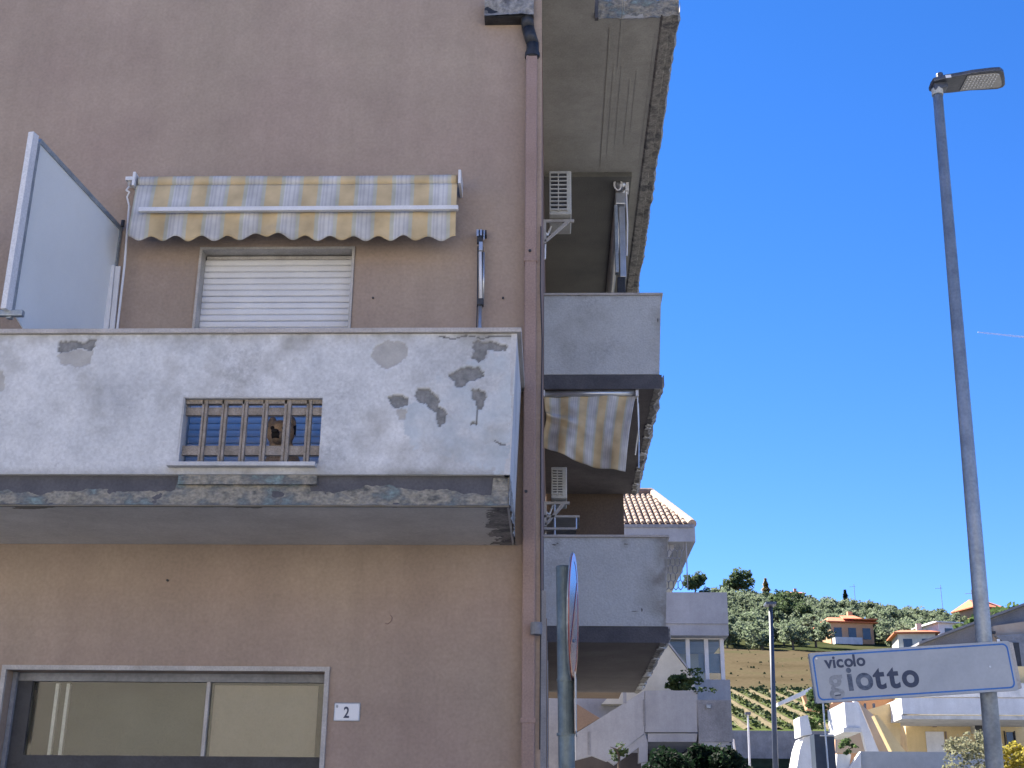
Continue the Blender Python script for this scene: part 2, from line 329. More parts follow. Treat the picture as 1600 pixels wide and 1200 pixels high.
# ------------------------------------------------------------------ terrain and sky-side setting
KN = [(-400,0),(6,0),(24,1.6),(44,3.0),(62,5.3),(64.2,6.9),(105,13.8),(150,23.4),(270,50.2),(300,50.5),(360,48),(1800,42)]
def TZ(x, y):
    for (a, za), (b, zb) in zip(KN, KN[1:]):
        if y <= b:
            z = za + (zb-za)*(max(y, a)-a)/(b-a); break
    else: z = KN[-1][1]
    if y > 105:
        k = min(1, (y-105)/120)
        z *= 1 - k*max(-.1, min(.24, (x-46)*.0022))
        z += k*1.2*mn.noise(Vector((x*.02, y*.02, 3)))
    return z
def sheet(name, xs, ys, m, dz=0, zf=TZ, **k):
    v = [Vector((x, y, zf(x, y)+dz)) for y in ys for x in xs]; nx = len(xs)
    f = [(j*nx+i, j*nx+i+1, (j+1)*nx+i+1, (j+1)*nx+i) for j in range(len(ys)-1) for i in range(nx-1)]
    mb = MB(); mb.v = v; mb.f = f
    me = bpy.data.meshes.new(name); me.from_pydata(v, [], f); me.materials.append(M[m] if isinstance(m, str) else m)
    for p in me.polygons: p.use_smooth = True
    o = bpy.data.objects.new(name, me); COL.objects.link(o); o['kind'] = 'structure'; return o
def rng(a, b, s):
    n = max(1, int(round((b-a)/s))); return [a+(b-a)*i/n for i in range(n+1)]
M['soil'] = mat('hill_earth', [(.03,.04,.017),(.045,.052,.024),(.07,.065,.035)], .15, .95, .3, 4, fine=.2, spec=.0)
M['brownfield'] = mat('ploughed_earth', [(.065,.052,.030),(.088,.070,.043),(.072,.068,.036)], .12, .95, .4, 3, fine=.15, detail=10, spec=.0)
M['ridge'] = mat('tan_soil', [(.11,.095,.06),(.155,.13,.085)], 1.0, .95, .3, 8, fine=.2, spec=.0)
M['grassfield'] = mat('dry_grass_field', [(.055,.078,.022),(.075,.092,.034),(.10,.105,.05)], .22, .95, .4, 3, fine=.2, detail=10, spec=.0)
sheet('ground', [-900,-300,-100]+rng(-40,180,5)+[260,500,900], [-400,-60,-10,6,24,34,44,62,64.2]+rng(70,105,7)[0:]+rng(110,150,8)+rng(158,300,8)+[330,360,600,1800], 'soil')
sheet('road', rng(-40,60,10), [-6,4,6,24,34,44,60], 'tarmac', .01)
sheet('forecourt', rng(-40,60,10), [-40,-30,-20,-6.1], 'asphalt', .01)
sheet('pavement', rng(-14,-1,4), [3.6,5,6,8.3], 'asphalt', .13)
sheet('vineyard_field', rng(-30,110,5), rng(66,104,5), 'grassfield', .05)
sheet('brown_field', rng(-30,110,5), [105.2]+rng(108,148,5), 'brownfield', .05)
# retaining wall below the vineyard
w = MB().box(-20, 70, 62.6, 63.2, 4.6, 7.0).build('retaining_wall', 'greywall', label='long grey retaining wall below the striped vineyard', cat=None)
tag(w, cat='wall')
# vineyard rows: low leafy strips with bare soil between, running obliquely up the slope
def vine_rows():
    rnd = random.Random(3); mb = MB()
    a = P(1150, 1080, Y=100); b = P(1262, 1165, Y=67)
    d = Vector((b.x-a.x, b.y-a.y)).normalized(); nrm = Vector((-d.y, d.x))
    for k in range(-50, 50):
        o0 = Vector((a.x, a.y)) + nrm*(k+.5)*1.45
        for s in range(-60, 180):
            q = o0 + d*(s*.4); x, y = q.x+rnd.uniform(-.1,.1), q.y+rnd.uniform(-.15,.15)
            if not (67.5 < y < 103) or not (-25 < x < 60): continue
            z = TZ(x, y)
            for i in range(4):
                c = Vector((x+rnd.uniform(-.35,.35), y+rnd.uniform(-.35,.35), z+.03+rnd.uniform(0,.16)))
                u = Vector((rnd.uniform(-1,1), rnd.uniform(-1,1), rnd.uniform(-.2,.6))).normalized()*rnd.uniform(.06,.12)
                w_ = Vector((rnd.uniform(-1,1), rnd.uniform(-1,1), rnd.uniform(.2,1))).normalized()*rnd.uniform(.05,.10)
                mb.quad(c-u-w_, c+u-w_, c+u+w_, c-u+w_)
    ms = MB()
    for k in range(-52, 52):
        o0 = Vector((a.x, a.y)) + nrm*k*1.45; prev = None
        for s in range(-40, 110):
            q = o0 + d*(s*1.0) + nrm*.12*fb(s*.3, k, 2, 1, 3); ok = 66.5 < q.y < 103.5 and -25 < q.x < 60
            w2 = nrm*(.30+.10*fb(s*.7, k, 5, 1, 2)); l, r = q-w2, q+w2
            cur = (Vector((l.x, l.y, TZ(l.x, l.y)+.045)), Vector((q.x, q.y, TZ(q.x, q.y)+.17)), Vector((r.x, r.y, TZ(r.x, r.y)+.045))) if ok else None
            if prev and cur: ms.quad(prev[0], prev[1], cur[1], cur[0]); ms.quad(prev[1], prev[2], cur[2], cur[1])
            prev = cur
    tag(ms.build('soil_ridges', 'ridge'), 'bare tan soil strips between the vine rows on the green slope', 'soil', kind='stuff')
    o = mb.build('vineyard_rows', 'vine'); tag(o, 'low leafy vine rows striping the slope above the grey wall', 'vineyard', kind='stuff')
vine_rows()
def grass_tufts():
    rnd = random.Random(5); mb = MB()
    for i in range(1200):
        y = rnd.uniform(104, 150) if i < 250 else rnd.gauss(105, 1.0); x = rnd.uniform(5, .37*y+3)
        z = TZ(x, y); h = rnd.uniform(.08,.25); r = rnd.uniform(.08,.2)
        u = Vector((rnd.uniform(-1,1), rnd.uniform(-1,1), 0)).normalized()*r
        c = Vector((x, y, z)); mb.quad(c-u, c+u, c+u*.5+Vector((0,0,h)), c-u*.6+Vector((0,0,h)))
    o = mb.build('dry_grass', 'vine'); tag(o, 'dry grass tufts scattered over the brown field', 'grass', kind='stuff')
grass_tufts()

# ------------------------------------------------------------------ the apartment building (front face at Y=8.5, side wall at X=-0.1)
FY, SX, PY = 8.5, -.1, 7.4
bld = T('apartment_building', (-4.5, 8.5, 0), 'pinkish brown plastered apartment block with peeling white balconies', 'building')
def holes_wall(name, m, X0, X1, Z0, Z1, holes, y, depth, th):
    xs = sorted({X0, X1, *[h[0] for h in holes], *[h[1] for h in holes]}); zs = sorted({Z0, Z1, *[h[2] for h in holes], *[h[3] for h in holes]})
    mb = MB()
    for i in range(len(xs)-1):
        for j in range(len(zs)-1):
            cx, cz = (xs[i]+xs[i+1])/2, (zs[j]+zs[j+1])/2
            if any(h[0] < cx < h[1] and h[2] < cz < h[3] for h in holes): continue
            mb.quad((xs[i],y,zs[j]), (xs[i+1],y,zs[j]), (xs[i+1],y,zs[j+1]), (xs[i],y,zs[j+1]))
    for a, b, c, d in holes:
        mb.quad((a,y,c),(a,y+depth,c),(a,y+depth,d),(a,y,d)); mb.quad((b,y,c),(b,y,d),(b,y+depth,d),(b,y+depth,c))
        mb.quad((a,y,d),(a,y+depth,d),(b,y+depth,d),(b,y,d)); mb.quad((a,y,c),(b,y,c),(b,y+depth,c),(a,y+depth,c))
    me_o = mb.build(name, m, th); return me_o
sx0, sx1 = P(307,450,Y=FY).x, P(552,450,Y=FY).x; sz1 = P(430,387,Y=FY).z
lx1 = P(505,1110,Y=FY).x; lz1 = P(300,1048,Y=FY).z; lx0 = P(3,1110,Y=FY).x
win = (sx0, sx1, 3.62, sz1); low = (lx0, lx1, 1.0, lz1)
mid_left = (-4.75, -3.62, 3.62, sz1)
holes_wall('front_wall', 'facade', -12, SX, -.2, 12.6, [win, low], FY, .16, bld)
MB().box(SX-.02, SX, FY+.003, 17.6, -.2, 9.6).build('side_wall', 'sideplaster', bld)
MB().box(-12, SX-.021, 17.5, 17.6, -.2, 9.6).box(-12.1, -12, FY, 17.6, -.2, 9.6).build('rear_wall', 'facade', bld)
MB().box(-12.1, SX, FY-.02, 17.7, 9.61, 9.8).build('roof', 'soffit', bld)
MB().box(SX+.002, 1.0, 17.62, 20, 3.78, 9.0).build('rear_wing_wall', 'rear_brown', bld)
# black screws / holes in the plaster
for (x, y) in ((583,466),(786,466),(262,907)):
    p = P(x, y, Y=FY); MB().tube((p.x,FY+.01,p.z), (p.x,FY-.012,p.z), .008, seg=8).build('wall_plug', 'dark', bld)
sc_ = [P(a, b, Y=FY) for a, b in ((602,974),(606,975),(611,971),(613,965),(610,961))]
MB().path([Vector((q.x, FY-.001, q.z)) for q in sc_], .004, 6).build('plaster_scratch', 'sideplaster', bld)
# upper-floor roller-shuttered door
def trim(name, x0, x1, z0, z1, t, m, th, top=True, bottom=False, y=FY, out=.02, dep=.1, parent=None):
    mb = MB().box(x0, x0+t, y-out, y+dep, z0, z1).box(x1-t, x1, y-out, y+dep, z0, z1)
    if top: mb.box(x0+t+.0005, x1-t-.0005, y-out, y+dep, z1-t, z1)
    if bottom: mb.box(x0+t+.0005, x1-t-.0005, y-out, y+dep, z0, z0+t)
    return mb.build(name, m, th, parent=parent)
shut = MB().box(sx0+.001, sx1-.001, FY+.145, FY+.17, 3.625, sz1-.002).build('shuttered_window', 'dark', bld)
trim('frame', sx0+.002, sx1-.002, 3.63, sz1-.002, .018, 'frame', bld, parent=shut)
z = 3.64; k = 0; step = .0495
while z < sz1-.06:
    mt = 'shutter_low' if z < 4.62 else 'shutter'  # lower slats slightly paler than those above, nearly neutral
    yy = FY+.095+.002*math.sin(k*1.7)
    mb = MB(); x0, x1 = sx0+.022, sx1-.022
    prof = [(0,0),(-.006,.006),(-.009,.022),(-.008,.038),(0,.047)]
    for (a, b), (c, d) in zip(prof, prof[1:]): mb.quad((x0,yy+a,z+b),(x1,yy+a,z+b),(x1,yy+c,z+d),(x0,yy+c,z+d))
    mb.quad((x0,yy,z),(x1,yy,z),(x1,yy+.012,z),(x0,yy+.012,z))
    o = mb.build('shutter_slat', mt, bld, parent=shut)
    z += step; k += 1
MB().box(sx0+.03, sx1-.03, FY+.085, FY+.14, sz1-.055, sz1-.03).build('shutter_lintel', 'frame', bld, parent=shut)
# ground floor shop window
glz = MB().box(low[0]+.002, low[1]-.002, FY+.55, FY+.6, .9, low[3]+.1).build('shop_window', 'interior', bld)
tag(glz, 'wide aluminium framed ground floor window with beige blind')
trim('stone_surround', low[0]-.03, low[1]+.03, 1.0, low[3]+.028, .03, 'frame', bld, parent=glz, out=.025, dep=-.001+.0)
gy = FY+.15
zr = P(300,1182,Y=gy).z; zt = P(300,1066,Y=gy).z
MB().box(low[0]+.003, low[1]-.003, gy-.03, gy+.03, 1.0, zr).build('bottom_rail', 'dark', bld, parent=glz)
MB().box(low[0]+.003, low[1]-.003, gy-.02, gy+.03, zt, low[3]-.002).build('top_rail', 'greywall', bld, parent=glz)
xa, xb = P(22,1130,Y=gy).x, P(45,1130,Y=gy).x
MB().box(low[0]+.003, xa, gy-.06, gy-.021, 1.0, low[3]-.003).build('side_post', 'greywall', bld, parent=glz)
MB().box(xa+.001, xb, gy-.028, gy+.03, zr, zt).build('side_post', 'dark', bld, parent=glz)
xm = P(322,1130,Y=gy).x; xe = P(500,1130,Y=gy).x
MB().box(xm-.01, xm+.012, gy-.03, gy+.03, zr+.001, zt-.001).build('mullion', 'frame', bld, parent=glz)
MB().box(xb+.001, xm-.011, gy, gy+.006, zr, zt).build('pane', 'glass', bld, parent=glz)
MB().box(xm+.013, low[1]-.004, gy, gy+.006, zr, zt).build('pane', 'glass', bld, parent=glz)
MB().box(xm+.03, xe-.03, gy+.03, gy+.04, zr-.3, zt-.015).build('blind', 'blind', bld, parent=glz)
for px in (84, 101):
    x = P(px,1130,Y=gy+.05).x; MB().box(x-.011, x+.011, gy+.03, gy+.06, zr-.2, zt-.01).build('blind_slat', 'strip', bld, parent=glz)
MB().box(-12, -.2, FY+.4, 12, 2.95, 3.0).build('interior_ceiling', 'interior', bld)
MB().box(-12, -.2, FY+.4, 12, .0, .05).build('interior_floor', 'interior', bld)

# unseen house added behind the viewer to bounce sunlight; it also shows in the panes
op = T('added_opposite_house', (-3, -16, 0), 'unseen pale house added across the lane for bounced light, reflected in the shop window', 'house')
holes = [(x, x+1.1, z, z+1.5) for x in (-18,-14.5,-11,-7.5,-4,-.5,3,6.5,10) for z in (1.1,4.2,7.2)]
mbo = MB().box(-22, 14, -22, -16.0, 0, 9.6); mbo.build('wall', 'opp', op)
MB().box(-22.5, 14.5, -22.5, -15.5, 9.61, 9.8).build('roof', 'tile', op)
for a, b, c, d in holes:
    if -14 < a < 1 and c < 6: continue
    f_ = MB().box(a-.08, b+.08, -15.99, -15.93, c-.08, d+.08).build('window', 'frame', op); MB().box(a, b, -15.925, -15.92, c, d).build('pane', 'opp' if -14 < a < 1 else 'glassdark', op, parent=f_)
# ---- front balcony
bal = MB().box(-12, -.262, PY+.055, FY-.002, 3.535, 3.714).build('front_balcony', 'soffit_f', bld)
tag(bal, 'front balcony with peeling white parapet')
CROP6 = lambda L_: [(400+a/3.159, 500+b/3.158) for a, b in L_]
CROP5 = lambda L_: [(a/3.157, 500+b/3.158) for a, b in L_]
peelP = [CROP6([(1065,110),(1100,98),(1170,110),(1240,130),(1235,150),(1190,150),(1140,150),(1130,185),(1100,205),(1065,190),(1075,150)]),
 CROP6([(945,270),(985,255),(1015,232),(1110,230),(1128,275),(1100,290),(1040,310),(1020,335),(990,330),(985,300),(955,290)]),
 CROP6([(655,375),(690,362),(720,378),(750,378),(745,425),(675,435),(655,400)]),
 CROP6([(800,340),(850,335),(880,365),(905,400),(900,425),(940,450),(935,500),(905,530),(890,500),(895,460),(855,445),(845,415),(790,400),(790,360)]),
 CROP6([(1060,345),(1100,335),(1135,360),(1130,400),(1120,435),(1090,445),(1085,400),(1065,385)]),
 CROP6([(1062,500),(1092,500),(1092,516),(1062,516)]),
 CROP5([(275,140),(300,105),(380,100),(420,115),(440,90),(475,100),(470,130),(440,150),(400,140),(340,150),(290,165)])]
peel2P = [CROP6([(565,170),(590,130),(640,105),(720,105),(755,140),(745,180),(700,215),(650,245),(610,235),(580,200)]),
 CROP5([(280,170),(330,150),(460,150),(440,215),(400,235),(300,215)]), CROP5([(-40,240),(20,250),(22,350),(-40,360)]),
 CROP6([(690,440),(740,440),(745,490),(700,490)]), CROP6([(900,460),(935,450),(938,500),(905,528)])]
crackP = [CROP6([(905,80),(960,92),(1000,84),(1050,74),(1110,90),(1200,77),(1290,84)]), CROP6([(1090,440),(1090,516)]),
          CROP6([(1270,120),(1262,300),(1268,500),(1258,760)]), CROP6([(1180,600),(1230,620),(1262,600)])]
tintP = CROP6([(720,430),(830,400),(900,270),(1130,190),(1300,110),(1310,790),(1000,690),(750,610)])
def segd(x, y, pts):
    m = 1e9
    for (a, b), (c, d) in zip(pts, pts[1:]):
        l = (c-a)**2+(d-b)**2; t = max(0, min(1, ((x-a)*(c-a)+(y-b)*(d-b))/l)); m = min(m, math.hypot(x-a-t*(c-a), y-b-t*(d-b)))
    return m
pix = lambda v: (lambda q: (800-2000*q.x/q.z, 600+2000*q.y/q.z))(CR.transposed() @ (v-CO))
gx0, gx1 = P(281,670,Y=PY).x, P(502,670,Y=PY).x; gz0, gz1 = P(400,724,Y=PY).z, P(400,621,Y=PY).z
ZT, ZB = 4.63, 3.716
def parapet_skin():
    st = .0085; X0, X1 = -4.3, -.222
    nx = int((X1-X0)/st); nz = int((ZT-ZB)/st); v = []; at = {'peel':[], 'peel2':[], 'crack':[], 'tint':[], 'grime':[]}
    for j in range(nz+1):
        z0 = ZB+(ZT-ZB)*j/nz
        for i in range(nx+1):
            t = i/nx; xr = -.257+(z0-ZB)/(ZT-ZB)*.035; x = X0+(xr-X0)*t
            px, py = pix(Vector((x, PY, z0)))
            jx, jy = 3.2*fb(x,z0,1,22,4), 3.2*fb(x,z0,5,22,4)
            near = px > 570 or px < 170
            pe = 1. if near and any(pip(px+jx, py+jy, p) for p in peelP) else 0.
            p2 = 1. if near and not pe and any(pip(px+jx, py+jy, p) for p in peel2P) else 0.
            ck = 1. if px > 660 and min(segd(px+jx*.5, py+jy*.5, p) for p in crackP) < 1.1 else 0.
            tn = (.75*max(0, min(1, .5+1.2*fb(x,z0,9,5,5))) if px > 600 and pip(px+jx*4, py+jy*4, tintP) else 0.)
            gr = max(0, 1-(ZT-z0)/(.10+.16*max(0, fb(x,0,21,4,4))))*.55*max(0, min(1, .6+fb(x*1.5,z0,23,7,4)))
            gr += max(0, 1-(z0-ZB)/(.05+.10*max(0, fb(x,0,25,3,4))))*.4
            for cx in (gx0, gx1): gr += .35*max(0, 1-abs(x-cx)/.06)*max(0, 1-abs(z0-gz0+.03)/.12)
            gr += .42*max(0, fb(x,z0,31,2.6,8)-.02)*2
            at['grime'].append(min(.85, gr))
            dy = .014*pe+.005*p2+.006*ck + .0022*fb(x,z0,2,3,3) + .0006*fb(x,z0,2,60,2)
            v.append(Vector((x, PY+dy, z0))); at['peel'].append(pe); at['peel2'].append(p2); at['crack'].append(ck); at['tint'].append(tn)
    f = []
    for j in range(nz):
        for i in range(nx):
            a = j*(nx+1)+i; c = (v[a]+v[a+nx+2])/2
            if gx0-.0 < c.x < gx1 and c.z < gz1+.0 and c.z > gz0: continue
            f.append((a, a+1, a+nx+2, a+nx+1))
    me = bpy.data.meshes.new('parapet'); me.from_pydata([q-bld.loc for q in v], [], f)
    for k_, vals in at.items():
        a = me.attributes.new(k_, 'FLOAT', 'POINT'); a.data.foreach_set('value', vals)
    me.materials.append(M['old_plaster'])
    for p in me.polygons: p.use_smooth = True
    o = bpy.data.objects.new('parapet', me); COL.objects.link(o); o.parent = bal
    return o
parapet_skin()
# parapet body behind the skin, with the opening
mb = MB(); yb0, yb1 = PY+.0235, PY+.10
mb.box(-12, gx0, yb0, yb1, ZB-.0, ZT-.002); mb.box(gx1, -.262, yb0, yb1, ZB-.0, ZT-.002)
mb.box(gx0+.0005, gx1-.0005, yb0, yb1, gz1, ZT-.003); mb.box(gx0+.0005, gx1-.0005, yb0, yb1, ZB, gz0)
mb.box(-12, -4.301, PY+.001, PY+.0115, ZB, ZT)
mb.build('parapet_core', 'white_dirty', bld, parent=bal)
# right return of the parapet (leaning out a little towards the top)
mb = MB(); mb.prism([(-.257,PY+.0,ZB-.0),(-.222,PY+.0,ZT),(-.222,FY-.002,ZT),(-.257,FY-.002,ZB)], (-.035,0,0)); mb.build('parapet_side', 'white_dirty', bld, parent=bal)
# reveal of the opening
mb = MB().box(gx0-.002, gx0+.012, PY+.002, PY+.10, gz0, gz1).box(gx1-.004, gx1+.01, PY+.002, PY+.10, gz0, gz1).box(gx0+.013, gx1-.005, PY+.002, PY+.10, gz1-.004, gz1+.01)
mb.build('opening_reveal', 'white_dirty', bld, parent=bal)
MB().box(-12, -.195, PY-.025, PY+.13, ZT+.002, ZT+.032).build('coping', 'coping', bld, parent=bal, bevel=.004)
MB().box(-.315, -.195, PY+.131, FY-.003, ZT+.002, ZT+.032).build('coping', 'coping', bld, parent=bal, bevel=.004)
# projecting sill under the grille
mb = MB().box(gx0-.045, gx1-.015, PY-.05, PY+.0, gz0-.028, gz0-.002); mb.build('grille_sill', 'white_wall', bld, parent=bal, bevel=.003)
# small stepped block below the sill, in front of the slab edge
MB().box(gx0+.02, gx1-.01, PY+.004, PY+.052, ZB-.06, ZB-.001).build('sill_block', 'erosion', bld, parent=bal)
# grille: uprights (pairs of thin ribs) and cross bars
nb = 8; pts = [P(px, 670, Y=PY+.03).x for px in (322, 351, 384, 417, 454, 479)]
pts = [P(px, 670, Y=PY+.03).x for px in (317, 348, 380, 412, 447, 481)]
for i, x in enumerate(pts):
    wv = .018 if i != 4 else .022
    mb = MB().box(x-wv, x-.004, PY+.03, PY+.06, gz0, gz1-.005).box(x+.004, x+wv, PY+.024, PY+.06, gz0, gz1-.005).box(x-.0038, x+.0038, PY+.036, PY+.06, gz0, gz1-.005)
    mb.build('grille_bar', 'grille', bld, parent=bal, bevel=.002)
for py, h in ((643, .05), (704, .06)):
    z = P(400, py, Y=PY+.05).z
    MB().box(gx0+.013, gx1-.006, PY+.045, PY+.075, z-h/2, z+h/2).build('grille_rail', 'grille', bld, parent=bal, bevel=.002)
MB().box(gx0+.013, gx1-.006, PY+.03, PY+.07, gz1-.03, gz1-.005).build('grille_rail', 'grille', bld, parent=bal)
# slab edge: dark band and eroded, flaking lower part with its drip lip
def eroded(name, x0, x1, z0, z1, y, m, st, amp, th, parent, lip=True, side=False, seed=0, cut=None):
    """rough sheet; runs along X (or along Y when side) with noise depth; cut(u) trims the lower border"""
    nx = int(abs(x1-x0)/st); nz = max(3, int((z1-z0)/st)); v = []; f = []
    for j in range(nz+1):
        for i in range(nx+1):
            x = x0+(x1-x0)*i/nx; lo = z0 + (cut(x) if cut else 0); z = lo+(z1-lo)*j/nz
            d = amp*(fb(x, z, seed, 6, 5)) + amp*.6*max(0, fb(x, z, seed+4, 22, 3))
            if j == 0 and lip: d -= .008
            v.append(Vector((y-d, x, z)) if side else Vector((x, y+d, z)))
    for j in range(nz):
        for i in range(nx):
            a = j*(nx+1)+i; f.append((a, a+1, a+nx+2, a+nx+1))
    mb = MB(); mb.v = v; mb.f = f; return mb.build(name, m, th, parent=parent)
MB().box(-12, -.29, PY+.034, PY+.0545, 3.535, 3.7155).build('slab_edge_band', 'darkband', bld, parent=bal)  # its dark colour stands for the shadow under the projecting parapet
# the flaking mortar covers the lower part of the dark band with a ragged upper border
def ragged():
    X0, X1 = -4.3, -.27; st = .011; nx = int((X1-X0)/st); nz = 14; v = []; f = []
    for j in range(nz+1):
        for i in range(nx+1):
            x = X0+(X1-X0)*i/nx; hgt = .105+.05*fb(x,0,3,2.2,4)+.018*fb(x,0,8,14,3)
            if x < -3.4: hgt *= .7
            if x > -.36: hgt = .18
            if gx0 < x < gx1-.05: hgt = max(hgt, .15+.03*fb(x,1,3,9,3))
            hgt = min(hgt, .18); z = 3.532+hgt*j/nz
            v.append(Vector((x, PY+.03+(.016 if j == nz else 0)+.007*fb(x,z,1,9,5)-(.008 if j == 0 else 0), z)))
    for j in range(nz):
        for i in range(nx):
            a = j*(nx+1)+i; f.append((a, a+1, a+nx+2, a+nx+1))
    mb = MB(); mb.v = v; mb.f = f; mb.build('flaking_slab_edge', 'erosion', bld, parent=bal)
ragged()
MB().box(-12, -.262, PY+.03, PY+.0545, 3.526, 3.534).build('drip_edge', 'soffit_l', bld, parent=bal)
eroded('slab_side', PY+.03, FY-.004, 3.53, 3.715, -.258, 'erosion_dark', .012, .014, bld, bal, side=True, seed=5)
# rust/peeled patch on the soffit corner
def patch(poly, zf, m, name, th, parent, t=.004, px=True, zz=3.533, n=3):
    pts = [P(a, b, Z=zz-.003) for a, b in poly]; MB().prism([Vector((p.x, min(p.y, FY-.01), zz-t)) for p in pts], (0,0,t-.0005)).build(name, m, th, parent=parent)
def damp(name, x0, x1, y0, y1, z, m, parent, fn, st=.0075):
    mb = MB(); nx = int((x1-x0)/st); ny = int((y1-y0)/st)
    for i in range(nx):
        for j in range(ny):
            x, y = x0+i*st, y0+j*st
            if fn(x, y): mb.quad((x,y,z),(x+st,y,z),(x+st,y+st,z),(x,y+st,z))
    return mb.build(name, m, bld, parent=parent)
damp('damp_patch', -.62, -.268, PY+.06, FY-.01, 3.5335, 'erosion_dark', bal, lambda x, y: (x+.40+.13*fb(x,y,3,5,4)+.08*fb(x,y,6,18,3)) > .0)
damp('damp_patch', -3.6, -.65, PY+.06, PY+.20, 3.5335, 'soffit_l', bal, lambda x, y: fb(x,y*2,5,3,5) > .28+(y-PY-.06)*3)
for o in bal.children:
    if o.name.startswith('damp_patch'): o['kind'] = 'stuff'

# ---- right-hand balconies, seen end on
def side_balcony(zs, y0, y1, x1, has_par, lab, seed):
    """zs: soffit height"""
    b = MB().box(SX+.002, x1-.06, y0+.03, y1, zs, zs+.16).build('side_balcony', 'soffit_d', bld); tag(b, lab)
    MB().box(SX+.002, x1-.02, y0+.004, y0+.029, zs+.0, zs+.163).build('slab_end', 'darkband', bld, parent=b)
    # outer edge, broken
    st = .05; n = int((y1-y0)/st); v = []; f = []
    rnd = random.Random(seed)
    for i in range(n+1):
        y = y0+.005+(y1-y0-.005)*i/n; e = .022*fb(y,seed,1,3.1,5)+.012*rnd.uniform(-1,1)
        lo = zs-.012+.02*fb(y,seed,7,4,4)
        v += [Vector((x1-.11+e*.3, y, zs-.003)), Vector((x1-.05+e, y, lo)), Vector((x1+e*.6, y, lo+.05)), Vector((x1+e*.3, y, zs+.164))]
    for i in range(n):
        for k in range(3): f.append((4*i+k, 4*i+k+1, 4*i+k+5, 4*i+k+4))
    f.append((0,1,2,3)); mb = MB(); mb.v = v; mb.f = f; mb.build('broken_slab_edge', 'erosion_dark', bld, parent=b)
    for i in range(9):   # loose flakes and hanging plaster
        y = rnd.uniform(y0+.2, y1-.1); s = rnd.uniform(.02,.06)
        MB().prism([(x1-.1,y,zs-.006),(x1-.1+s,y+s,zs-.006),(x1-.07+s,y+2*s,zs-.006),(x1-.12,y+3*s,zs-.006)], (0,0,-.012)).build('plaster_flake', 'white_dirty', bld, parent=b)
    if has_par:
        za, zb = zs+.165, zs+has_par
        mb = MB(); lean = .045
        mb.prism([(SX+.003,y0,za),(x1-lean,y0,za),(x1,y0,zb),(SX+.003,y0,zb)], (0,.08,0)); mb.build('parapet', 'side_par', bld, parent=b)
        mb = MB(); mb.prism([(x1-lean,y0+.081,za),(x1,y0+.081,zb),(x1-.08,y0+.081,zb),(x1-.08-lean,y0+.081,za)], (0,y1-y0-.1,0)); mb.build('parapet', 'side_par', bld, parent=b)
        MB().box(SX-.01, x1+.02, y0-.02, y0+.1, zb+.001, zb+.028).build('coping', 'coping', bld, parent=b, bevel=.004)
        MB().box(x1-.1, x1+.02, y0+.101, y1, zb+.001, zb+.028).build('coping', 'coping', bld, parent=b, bevel=.004)
    return b
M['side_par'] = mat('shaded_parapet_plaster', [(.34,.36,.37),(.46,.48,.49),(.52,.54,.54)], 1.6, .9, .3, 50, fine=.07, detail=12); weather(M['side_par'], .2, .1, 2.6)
weather(M['sign_face'], .05, .04, 9); weather(M['housewhite'], .08, .08); weather(M['yellow'], .08, .06); weather(M['cream'], .08, .06)
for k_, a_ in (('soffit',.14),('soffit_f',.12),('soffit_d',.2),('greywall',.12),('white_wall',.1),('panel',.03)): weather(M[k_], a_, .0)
def grimy(b, x1, z0, z1, y, lean, blots, seed, edge=.8):
    st = .012; nx = int((x1-SX)/st); nz = int((z1-z0)/st); v = []; f = []; at = {'peel':[], 'peel2':[], 'crack':[], 'tint':[], 'grime':[]}
    for j in range(nz+1):
        t = j/nz; z = z0+(z1-z0)*t; xr = x1-lean*(1-t)-.002
        for i in range(nx+1):
            x = SX+.004+(xr-SX-.004)*i/nx; px, py = pix(Vector((x, y, z))); jx, jy = 5*fb(x,z,seed,9,4), 5*fb(x,z,seed+3,9,4)
            g = edge*max(0, 1-(xr-x)/(.05+.22*max(0, fb(0,z,seed,3,4)+.25)))*max(0, min(1, .55+fb(x,z,seed+8,9,4)))
            g += .5*max(0, 1-(z1-z)/(.03+.10*max(0, fb(x,0,seed+5,5,4))))
            for (bx, by, r, s_) in blots: g += s_*max(0, 1-math.hypot(px+jx-bx, py+jy-by)/r)
            g += .5*max(0, fb(x,z,seed+11,1.8,6)-.12)
            at['grime'].append(min(.9, g)); [at[k].append(0.) for k in ('peel','peel2','crack','tint')]
            v.append(Vector((x, y-.004+.0016*fb(x,z,seed,4,3), z))-bld.loc)
    for j in range(nz):
        for i in range(nx): a = j*(nx+1)+i; f.append((a, a+1, a+nx+2, a+nx+1))
    me = bpy.data.meshes.new('parapet_render'); me.from_pydata(v, [], f)
    for k_, vals in at.items(): q_ = me.attributes.new(k_, 'FLOAT', 'POINT'); q_.data.foreach_set('value', vals)
    me.materials.append(M['end_plaster'])
    for p_ in me.polygons: p_.use_smooth = True
    o = bpy.data.objects.new('parapet_render', me); COL.objects.link(o); o.parent = b
b1 = side_balcony(3.60, 13.2, 17.6, 1.2, 1.09, 'lower end-on balcony with grey white parapet', 1)
b2 = side_balcony(6.352, 13.2, 17.6, 1.215, 1.11, 'upper end-on balcony with grey white parapet', 2)
grimy(b1, 1.2, 3.766, 4.689, 13.2, .045, [(1020,910,30,.6),(1035,870,20,.7),(1025,945,26,.6),(1000,940,16,.3),(868,850,10,.5),(978,850,9,.5),(1038,845,26,.7)], 41)
grimy(b2, 1.215, 6.518, 7.461, 13.2, .045, [(1025,500,18,.25),(860,470,20,.3),(900,560,30,.12)], 57, .35)
b3 = MB().box(SX+.002, 1.16, 10.35, 18.5, 9.1, 9.24).box(SX+.002, .40, 8.0, 10.3495, 9.1, 9.24).build('roof_overhang', 'soffit', bld)
